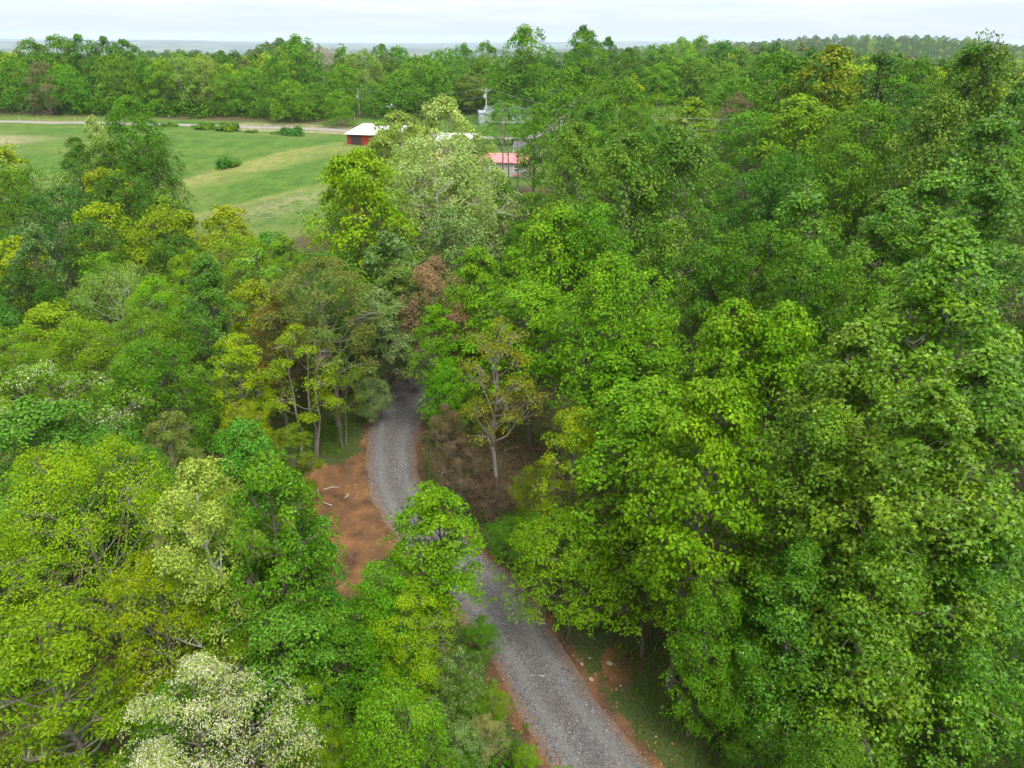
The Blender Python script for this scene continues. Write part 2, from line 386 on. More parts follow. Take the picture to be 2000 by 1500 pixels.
def strip(name, path, half, lift, m, sink=0.0, ncross=14, crown=0.06, jit=0.25):
    path = np.array(path); t = np.gradient(path, axis=0); t /= np.linalg.norm(t, axis=1)[:, None] + 1e-9
    nrm = np.stack([-t[:, 1], t[:, 0]], 1); V = []; E = []
    for j in range(ncross + 1):
        u = -1 + 2 * j / ncross
        jitv = (1 + jit * (vn(path[:, 0] * 1.0 + 37 * np.sign(u), path[:, 1], 1.7) - 0.5)) if abs(u) > 0.99 else 1.0
        q = path + nrm * (half * u * jitv)[:, None] if np.ndim(half) else path + nrm * (half * u * (jitv if np.ndim(jitv) else np.full(len(path), jitv))[:, None])
        zc = zt(path[:, 0], path[:, 1]) * 0.5 + zt(q[:, 0], q[:, 1]) * 0.5
        zc = zc + lift + crown * (1 - u * u) - (0.16 if abs(u) > 0.99 else 0)
        V.append(np.stack([q[:, 0], q[:, 1], zc], 1)); E.append(np.full(len(path), abs(u)))
    V = np.stack(V, 1).reshape(-1, 3); E = np.stack(E, 1).ravel(); n = ncross + 1
    i_, j_ = np.meshgrid(np.arange(n - 1), np.arange(len(path) - 1)); a_ = (j_ * n + i_).ravel()
    me = np_mesh(name, V, np.stack([a_, a_ + n, a_ + n + 1, a_ + 1], 1), dict(edge=E), smooth=True)
    return tag(obj(name, me, m), kind='structure')
hw = np.interp(np.linspace(0, 1, len(drive)), np.linspace(0, 1, len(wid_) + 4), [2.0, 2.0] + [min(max(w / 2, 1.75), 2.5) for w in wid_] + [1.9, 1.9])
hw = hw * (0.90 + 0.10 * sst(26, 36, drive[:, 1]))
strip('gravel_driveway', drive, hw, 0.05, gravel_mat())
rdm = mat('pale_asphalt'); pos = N('ShaderNodeNewGeometry').outputs['Position']
finish(princ(mix_c(noise(0.8, 6.0, 0.7, vec=pos), (0.17, 0.16, 0.145), (0.26, 0.24, 0.215)), 0.9, 0.2))
strip('country_road', resample(ROADC, 2.0), 1.75, 0.10, rdm, jit=0.1)

# ------------------------------------------------------------------ tree builder
def unit(v): return v / (np.linalg.norm(v, axis=-1, keepdims=True) + 1e-9)
LEAFT = {   # leaf templates: vertices (along, across, up) and triangles
    'simple': ([(0, 0, 0), (0.45, -0.36, 0.07), (1, 0, -0.12), (0.45, 0.36, 0.07)], [(0, 1, 2), (0, 2, 3)]),
    'lobed': ([(0, 0, 0), (0.12, -0.46, 0.04), (0.50, -0.22, 0.0), (0.72, -0.50, -0.06), (0.80, 0, -0.12), (0.72, 0.50, -0.06), (0.50, 0.22, 0.0), (0.12, 0.46, 0.04)],
              [(0, 1, 2), (0, 2, 4), (2, 3, 4), (0, 4, 6), (4, 5, 6), (0, 6, 7)]),
    'maple': ([(0, 0, 0), (0.18, -0.50, -0.02), (0.48, -0.20, 0.03), (1, 0, -0.12), (0.48, 0.20, 0.03), (0.18, 0.50, -0.02)], [(0, 1, 2), (0, 2, 4), (2, 3, 4), (0, 4, 5)]),
    'frond': ([(0, -0.02, 0), (0.30, -0.42, -0.06), (0.36, -0.10, 0), (0.66, -0.36, -0.10), (1.0, 0, -0.16), (0.66, 0.36, -0.10), (0.36, 0.10, 0), (0.30, 0.42, -0.06), (0, 0.02, 0)],
              [(0, 1, 2), (2, 3, 4), (0, 2, 8), (2, 6, 8), (2, 4, 6), (4, 5, 6), (6, 7, 8)]),
    'sliver2': ([(0, 0, 0), (0.5, -0.22, 0.05), (1, 0, -0.14), (0.5, 0.22, 0.05)], [(0, 1, 2), (0, 2, 3)]),
    'sliver': ([(0, 0, 0), (0.5, -0.13, 0.03), (1, 0, -0.1), (0.5, 0.13, 0.03)], [(0, 1, 2), (0, 2, 3)]),
}
def profile(shape, t):
    if shape == 'cone': return np.clip(1 - t, 0, 1) ** 0.78 * (0.55 + 0.45 * sst(0, 0.22, t)) + 0.05
    if shape == 'oval': return np.sqrt(np.clip(1 - (2 * (t ** 0.85) - 1) ** 2, 0, 1)) * 0.95 + 0.08
    if shape == 'dome': return np.sqrt(np.clip(1 - t ** 2.2, 0, 1)) * (0.62 + 0.38 * sst(0, 0.35, t)) + 0.04
    if shape == 'vase': return np.clip(0.30 + 0.75 * t ** 0.8, 0, 1) * np.sqrt(np.clip(1 - (np.clip(t - 0.6, 0, 1) / 0.42) ** 2.5, 0.02, 1))
    if shape == 'full': return np.sqrt(np.clip(1 - t ** 2.6, 0, 1)) * (0.85 + 0.15 * sst(0, 0.3, t)) + 0.04
    return np.ones_like(t)
def build_leaves(P, Nn, Dn, size, shape, rnd, yng, rs):
    T, TR = LEAFT[shape]; T = np.array(T, float); TR = np.array(TR)
    n = len(P); Nn = unit(Nn); Dn = unit(Dn - Nn * (Dn * Nn).sum(1, keepdims=True)); Sn = np.cross(Nn, Dn)
    V = P[:, None, :] + size[:, None, None] * (T[None, :, 0, None] * Dn[:, None, :] + T[None, :, 1, None] * Sn[:, None, :] + T[None, :, 2, None] * Nn[:, None, :])
    F = TR[None] + (np.arange(n) * len(T))[:, None, None]
    return V.reshape(-1, 3), F.reshape(-1, 3), np.repeat(rnd, len(T)), np.repeat(yng, len(T))
def make_tree(seed, H, Rr, cb=0.15, shape='dome', lobes=24, tufts=40, lpt=9, leaf=0.2, tmpl='maple', lobe_r=0.34, flat=0.8, tuft_r=0.42,
              upw=0.65, jitter=0.5, down=-0.25, stems=1, flower=0.0, trunk_r=None, twigs=7, droop=0.0, inner=0.12, bare=False, twr=1.0):
    rs = np.random.RandomState(seed)
    zb = cb * H; CH = H - zb
    t = (np.arange(lobes) + rs.rand(lobes)) / lobes; t = t ** 0.92
    az = np.arange(lobes) * 2.39996 + rs.rand(lobes) * 0.9
    pr = profile(shape, t)
    rad = pr * Rr * (0.42 + 0.42 * rs.rand(lobes) ** 0.6)
    lr = np.minimum(lobe_r * Rr * (0.70 + 0.6 * rs.rand(lobes)) * (0.55 + 0.45 * pr), Rr * pr * 0.75 + 0.25 * lobe_r * Rr)
    LC = np.stack([rad * np.cos(az), rad * np.sin(az), zb + t * CH - lr * flat * 0.75 * t], 1)
    LC[-1, :2] *= 0.25; LC[-1, 2] = H - lr[-1] * flat
    # tufts on the lobes
    k0 = lobes * tufts; k = int(k0 * 1.8); li = np.repeat(np.arange(lobes), int(math.ceil(k / lobes)))[:k]; k = len(li)
    lsc = rs.uniform(0.72, 1.38, (lobes, 2)); lsc[-1] = 0.8
    dv = unit(rs.normal(size=(k, 3))); low = dv[:, 2] < down; dv[low, 2] *= -1
    outw = unit(np.stack([LC[li, 0], LC[li, 1], np.zeros(k)], 1) + 1e-4)
    dv = unit(dv + outw * 0.35 * rs.rand(k, 1))
    rr = (0.72 + 0.55 * rs.rand(k) ** 1.6) * np.where(rs.rand(k) < inner, 0.55, 1.0)
    TC = LC[li] + dv * (rr * lr[li])[:, None] * np.stack([lsc[li, 0], lsc[li, 1], np.full(k, flat)], 1)
    if droop: TC[:, 2] -= droop * np.hypot(TC[:, 0], TC[:, 1]) / Rr
    TC[:, 2] = np.maximum(TC[:, 2], 0.4 if H > 3 else 0.02)
    if H > 3:
        gs = 0.085 * H
        gap = 0.5 * vn(TC[:, 0] + TC[:, 2] * 1.3 + seed, TC[:, 1] - TC[:, 2] * 0.9, gs * 0.8) + 0.5 * vn(TC[:, 0] * 0.9 - TC[:, 1] * 0.4 + seed * 3, TC[:, 2] * 1.2 + TC[:, 1], gs * 0.55)
        keep = np.argsort(-(gap + 0.05 * rs.rand(k)))[:k0]
    else: keep = np.arange(k)[:k0]
    keep.sort(); TC = TC[keep]; dv = dv[keep]; li = li[keep]; outw = outw[keep]; k = len(keep)
    to = unit(dv * 0.7 + outw * 0.25 + np.array([0, 0, upw]))
    res = {}
    if not bare:
        n = k * lpt; ti = np.repeat(np.arange(k), lpt)
        a = rs.rand(n) * 6.283; q = np.sqrt(rs.rand(n))
        ux = unit(np.cross(to, np.array([0.13, 0.31, 1.0]) + 0 * to)); uy = np.cross(to, ux)
        lat = ux[ti] * np.cos(a)[:, None] + uy[ti] * np.sin(a)[:, None]
        P = TC[ti] + lat * (q * tuft_r)[:, None] + to[ti] * ((0.35 - 0.75 * q * q) * tuft_r * 0.6 + rs.normal(size=n) * 0.07 * tuft_r)[:, None]
        Nn = unit(to[ti] + lat * (0.55 * q)[:, None] + rs.normal(size=(n, 3)) * jitter)
        Nn[:, 2] = np.where(Nn[:, 2] < -0.1, -Nn[:, 2], Nn[:, 2])
        Dn = lat + rs.normal(size=(n, 3)) * 0.35 - np.array([0, 0, 0.25])
        sz = leaf * (0.65 + 0.7 * rs.rand(n))
        tv = rs.rand(k)[ti]; rnd = np.clip(0.6 * rs.rand(n) + 0.4 * tv, 0, 1)
        yng = np.clip((1 - q) * 0.9 * (tv > 0.3) + 0.25 * (dv[ti, 2] > 0.5), 0, 1) * rs.rand(n)
        if flower:
            m_ = rs.rand(n) < np.where(tv > 1 - flower, 0.85, 0.12)
            V, F, r_, y_ = build_leaves(P[m_] + to[ti][m_] * 0.05, Nn[m_], Dn[m_] - np.array([0, 0, 0.3]), sz[m_] * 0.85, 'sliver', rs.rand(m_.sum()), yng[m_], rs)
            res['blossom'] = np_mesh('blossom', V, F, dict(leaf_random=r_, young=y_))
            P, Nn, Dn, sz, rnd, yng = P[~m_], Nn[~m_], Dn[~m_], sz[~m_], rnd[~m_], yng[~m_]
        V, F, r_, y_ = build_leaves(P, Nn, Dn, sz, tmpl, rnd, yng, rs)
        res['crown'] = np_mesh('crown', V, F, dict(leaf_random=r_, young=y_))
    # wood
    tr = trunk_r or H * 0.0125
    tk = MB(); br = MB(); lines = []
    for s_ in range(stems):
        off = np.zeros(3) if stems == 1 else np.array([math.cos(s_ * 2.4 + seed) * 0.5, math.sin(s_ * 2.4 + seed) * 0.5, 0])
        lean = rs.normal(size=2) * 0.35 + off[:2] * (2.2 if stems > 1 else 0); pts = []
        for i in range(8):
            f = i / 7; wob = rs.normal(size=2) * 0.10 * (0 < i)
            pts.append(np.array([off[0] + lean[0] * f + wob[0], off[1] + lean[1] * f + wob[1], -0.4 + (H * 0.93 + 0.4) * f]))
        rad_ = [tr / math.sqrt(stems) * ((1.35 if i == 0 else 1) * (1 - 0.93 * (i / 7) ** 1.1)) + 0.012 for i in range(8)]
        tk.tube(pts, rad_, 8); lines.append((np.array(pts), rad_))
    bi = rs.permutation(k)
    for i in range(lobes):
        pts, rad_ = lines[i % stems]
        zc = LC[i, 2]; z0 = max(zb * 0.9, zc - (0.35 + 0.5 * rs.rand()) * math.hypot(LC[i, 0], LC[i, 1]) - 0.4); z0 = min(z0, H * 0.88)
        p0 = np.array([np.interp(z0, pts[:, 2], pts[:, 0]), np.interp(z0, pts[:, 2], pts[:, 1]), z0]); r0 = float(np.interp(z0, pts[:, 2], rad_)) * 0.55
        mid1 = p0 * 0.6 + LC[i] * 0.4 + np.array([0, 0, -0.06 * Rr]) + rs.normal(size=3) * 0.12; mid2 = p0 * 0.25 + LC[i] * 0.75 + rs.normal(size=3) * 0.12
        br.tube([p0, mid1, mid2, LC[i]], [r0, r0 * 0.75, r0 * 0.5, r0 * 0.28 + 0.008], 5, cap=False)
        sel = np.where(li == i)[0][:twigs]
        for q_ in sel:
            s0 = mid2 if rs.rand() < 0.5 else LC[i]; e = TC[q_]
            br.tube([s0, s0 * 0.5 + e * 0.5 + rs.normal(size=3) * 0.10, e], [r0 * 0.26 + 0.008, r0 * 0.16 + 0.007, 0.006], 3, cap=False)
            if bare:
                for _ in range(3):
                    m_ = s0 * 0.4 + e * 0.6; e2 = e + rs.normal(size=3) * lr[i] * 0.45
                    br.tube([m_, m_ * 0.5 + e2 * 0.5 + rs.normal(size=3) * 0.06, e2], [(r0 * 0.14 + 0.008) * twr, 0.010 * twr, 0.007 * twr], 3, cap=False)
    for nm, b in (('trunk', tk), ('limbs', br)):
        me = bpy.data.meshes.new(nm); me.from_pydata(b.v, [], b.f); me.update(); res[nm] = me
    return res, H, Rr

# kinds: crown shape, leaf look, bark
KINDS = {
    'tulip':  dict(shape='cone', lobes=44, lobe_r=0.36, flat=0.95, tmpl='maple', leaf=0.122, bark='grey', mat='tulip', upw=0.5, jitter=0.6, cb=0.14),
    'maple':  dict(shape='dome', lobes=40, lobe_r=0.40, flat=0.62, tmpl='simple', leaf=0.150, bark='dark', mat='maple', upw=1.0, jitter=0.42, cb=0.38),
    'green':  dict(shape='dome', lobes=40, lobe_r=0.37, flat=0.85, tmpl='simple', leaf=0.125, bark='dark', mat='green', cb=0.2),
    'dark':   dict(shape='dome', lobes=40, lobe_r=0.37, flat=0.80, tmpl='simple', leaf=0.13, bark='dark', mat='dark', cb=0.12),
    'lime':   dict(shape='dome', lobes=38, lobe_r=0.33, flat=0.75, tmpl='simple', leaf=0.098, bark='grey', mat='lime', cb=0.28, inner=0.05),
    'round':  dict(shape='full', lobes=44, lobe_r=0.36, flat=0.80, tmpl='simple', leaf=0.13, bark='dark', mat='lime', cb=0.08, upw=0.8, thin=1.7),
    'gold':   dict(shape='dome', lobes=36, lobe_r=0.32, flat=0.62, tmpl='sliver2', leaf=0.17, bark='grey', mat='gold', cb=0.28, inner=0.04, thin=.9),
    'teal':   dict(shape='dome', lobes=38, lobe_r=0.38, flat=0.78, tmpl='simple', leaf=0.145, bark='dark', mat='teal', cb=0.2),
    'pale':   dict(shape='oval', lobes=36, lobe_r=0.31, flat=0.85, tmpl='simple', leaf=0.115, bark='white', mat='pale', cb=0.16, inner=0.05, thin=1.3),
    'slender': dict(shape='oval', lobes=20, lobe_r=0.30, flat=0.75, tmpl='simple', leaf=0.12, bark='grey', mat='gold', cb=0.38, inner=0.02, thin=0.42, twigs=12, stems=3),
    'thin':   dict(shape='dome', lobes=22, lobe_r=0.34, flat=0.70, tmpl='simple', leaf=0.11, bark='grey', mat='gold', cb=0.42, inner=0.02, thin=0.27, twigs=14),
    'olive':  dict(shape='dome', lobes=30, lobe_r=0.36, flat=0.55, tmpl='sliver2', leaf=0.135, bark='grey', mat='olive', cb=0.42, upw=1.0),
    'russet': dict(shape='dome', lobes=22, lobe_r=0.33, flat=0.70, tmpl='simple', leaf=0.11, bark='grey', mat='russet', cb=0.32, inner=0.02, thin=0.85, twigs=12),
    'silver': dict(shape='dome', lobes=24, lobe_r=0.36, flat=0.70, tmpl='simple', leaf=0.16, bark='grey', mat='silver', cb=0.25, jitter=0.75),
    'locust': dict(shape='dome', lobes=26, lobe_r=0.30, flat=0.62, tmpl='sliver2', leaf=0.125, bark='dark', mat='pale', cb=0.3, flower=0.70, jitter=0.7, thin=.95),
    'bloom':  dict(shape='oval', lobes=24, lobe_r=0.32, flat=0.80, tmpl='sliver2', leaf=0.15, bark='dark', mat='green', cb=0.12, flower=0.20, jitter=0.6, thin=0.8),
    'bare':   dict(shape='vase', lobes=34, lobe_r=0.34, flat=1.1, bark='dead', bare=True, twigs=14, cb=0.25, mat='green'),
}
LOD = {0: (1.0, 1.0), 1: (1.45, 0.52), 2: (2.9, 0.21)}     # leaf size factor, leaf count factor
CACHE = {}
def proto(kind, lod, var):
    key = (kind, lod, var)
    if key in CACHE: return CACHE[key]
    s = dict(KINDS[kind]); bk = s.pop('bark'); mt = s.pop('mat'); thin = s.pop('thin', 1.0)
    ls, lc = LOD[lod]
    ratio = (0.20, 0.31, 0.44)[var]
    H0 = 14.0 if kind != 'tulip' else 17.0
    if lod == 2: H0 *= 1.35
    R0 = H0 * ratio
    surf = (R0 * H0) / (4.0 * 14.0)
    leaf0 = s.pop('leaf', 0.15); jb = int(s.pop('lobes', 26) * (0.72 if lod == 2 else 1))
    nleaf = 20000 * min(surf, 1.55) ** 0.8 * lc * thin * (0.16 / leaf0) ** 1.1
    if lod > 0: s['tmpl'] = 'simple'
    if lod == 2:
        s['cb'] = min(s.get('cb', 0), 0.06); s['lobe_r'] = s.get('lobe_r', .34) * 1.05; s['inner'] = 0.02
        if s.get('shape') == 'dome': s['shape'] = 'full'
    lpt = {0: 12, 1: 8, 2: 5}[lod]
    tufts = max(6, int(nleaf / lpt / jb))
    if s.get('bare'): tufts = 20
    if lod == 2: s['twigs'] = min(s.get('twigs', 3), 18 if s.get('bare') else 3)
    if lod == 2 and s.get('bare'): s['twr'] = 4.0
    if s.get('cb', 0) and kind in ('slender', 'thin', 'olive') and lod == 2: s['cb'] = 0.2
    tr_ = {0: 0.27, 1: 0.36, 2: 0.55}[lod]
    res, H, Rr = make_tree(hash((kind, lod, var)) % 9973 if False else (sum(map(ord, kind)) * 7 + lod * 131 + var * 17), H0, R0, lobes=jb, tufts=tufts, lpt=lpt, leaf=leaf0 * ls * 1.07 * max(1.0, surf / 1.55) ** 0.3, tuft_r=tr_, **s)
    for nm, me in res.items():
        me.materials.append({'trunk': BM[bk], 'limbs': BM[bk], 'crown': LM[mt], 'blossom': PETAL}[nm]); me.name = kind + '_' + nm
    CACHE[key] = (res, H, Rr); return CACHE[key]
rng = random.Random(11)
COUNT = [0]
def plant(x_, y_, H, r, kind, label, group=None, tint=None, name=None, sink=0.0, tilt=0.0):
    if kind == 'tulip' and y_ < 60: r = max(r, 0.24 * H)
    d = math.sqrt(x_ * x_ + y_ * y_ + (CAM_H - 10) ** 2)
    lod = 0 if d < 58 else (1 if d < 130 else 2)
    ra = r / H; var = 0 if ra < 0.25 else (1 if ra < 0.37 else 2)
    res, H0, R0 = proto(kind, lod, var)
    zg = float(zt(x_, y_)) - 0.1 - sink
    nm = name or {'tulip': 'tulip_tree', 'maple': 'maple_tree', 'bare': 'bare_tree', 'pale': 'sycamore_tree', 'locust': 'locust_tree', 'bloom': 'locust_tree', 'thin': 'oak_tree', 'slender': 'oak_tree'}.get(kind, 'broadleaf_tree')
    e = empty(nm, (x_, y_, zg), rng.uniform(0, 6.283))
    e.rotation_euler[0] = rng.gauss(0, 0.02) + tilt; e.rotation_euler[1] = rng.gauss(0, 0.02)
    e.scale = (r / R0, r / R0, H / H0)
    tag(e, label, 'tree', group)
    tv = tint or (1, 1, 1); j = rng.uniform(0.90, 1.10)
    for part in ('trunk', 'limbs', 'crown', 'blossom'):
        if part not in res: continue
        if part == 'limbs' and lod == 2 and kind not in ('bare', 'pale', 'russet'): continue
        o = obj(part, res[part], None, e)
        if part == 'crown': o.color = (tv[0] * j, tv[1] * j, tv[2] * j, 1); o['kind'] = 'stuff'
        if part == 'blossom': o['kind'] = 'stuff'
    COUNT[0] += 1; PLACED.append((x_, y_, r)); return e
PLACED = []
def feat(px, py, w, D, kind, label, tint=None, H=None, group=None, name=None):
    """a tree whose top stands at pixel (px,py) of the photograph's view: D metres off, or H metres tall"""
    if H is not None:
        v = ray(px, py); D = 20.0
        for _ in range(80):
            zg = float(zt(v[0] / v[1] * D, D)); D += 0.3 * ((CAM_H - zg - H) / (-v[2]) * v[1] - D)
            D = min(max(D, 6), 400)
    x_, y_, ztop = at(px, py, D); zg = float(zt(x_, y_)); Ht = ztop - zg
    q = proj((x_, y_, ztop - 0.3 * Ht))[2]; r = w / 2 / FPX * q
    # the crown leans away from the view centre: keep its upper middle under the traced top
    if not 5 < Ht < 34: print('ODD HEIGHT', px, py, D, round(Ht, 1), label)
    if not 0.14 < r / Ht < 0.62: print('ODD RATIO', px, py, round(r / Ht, 2), round(Ht, 1), round(r, 1), label)
    r = min(max(r, 0.16 * Ht), 0.60 * Ht)
    return plant(x_, y_, Ht, r, kind, label, group, tint, name)
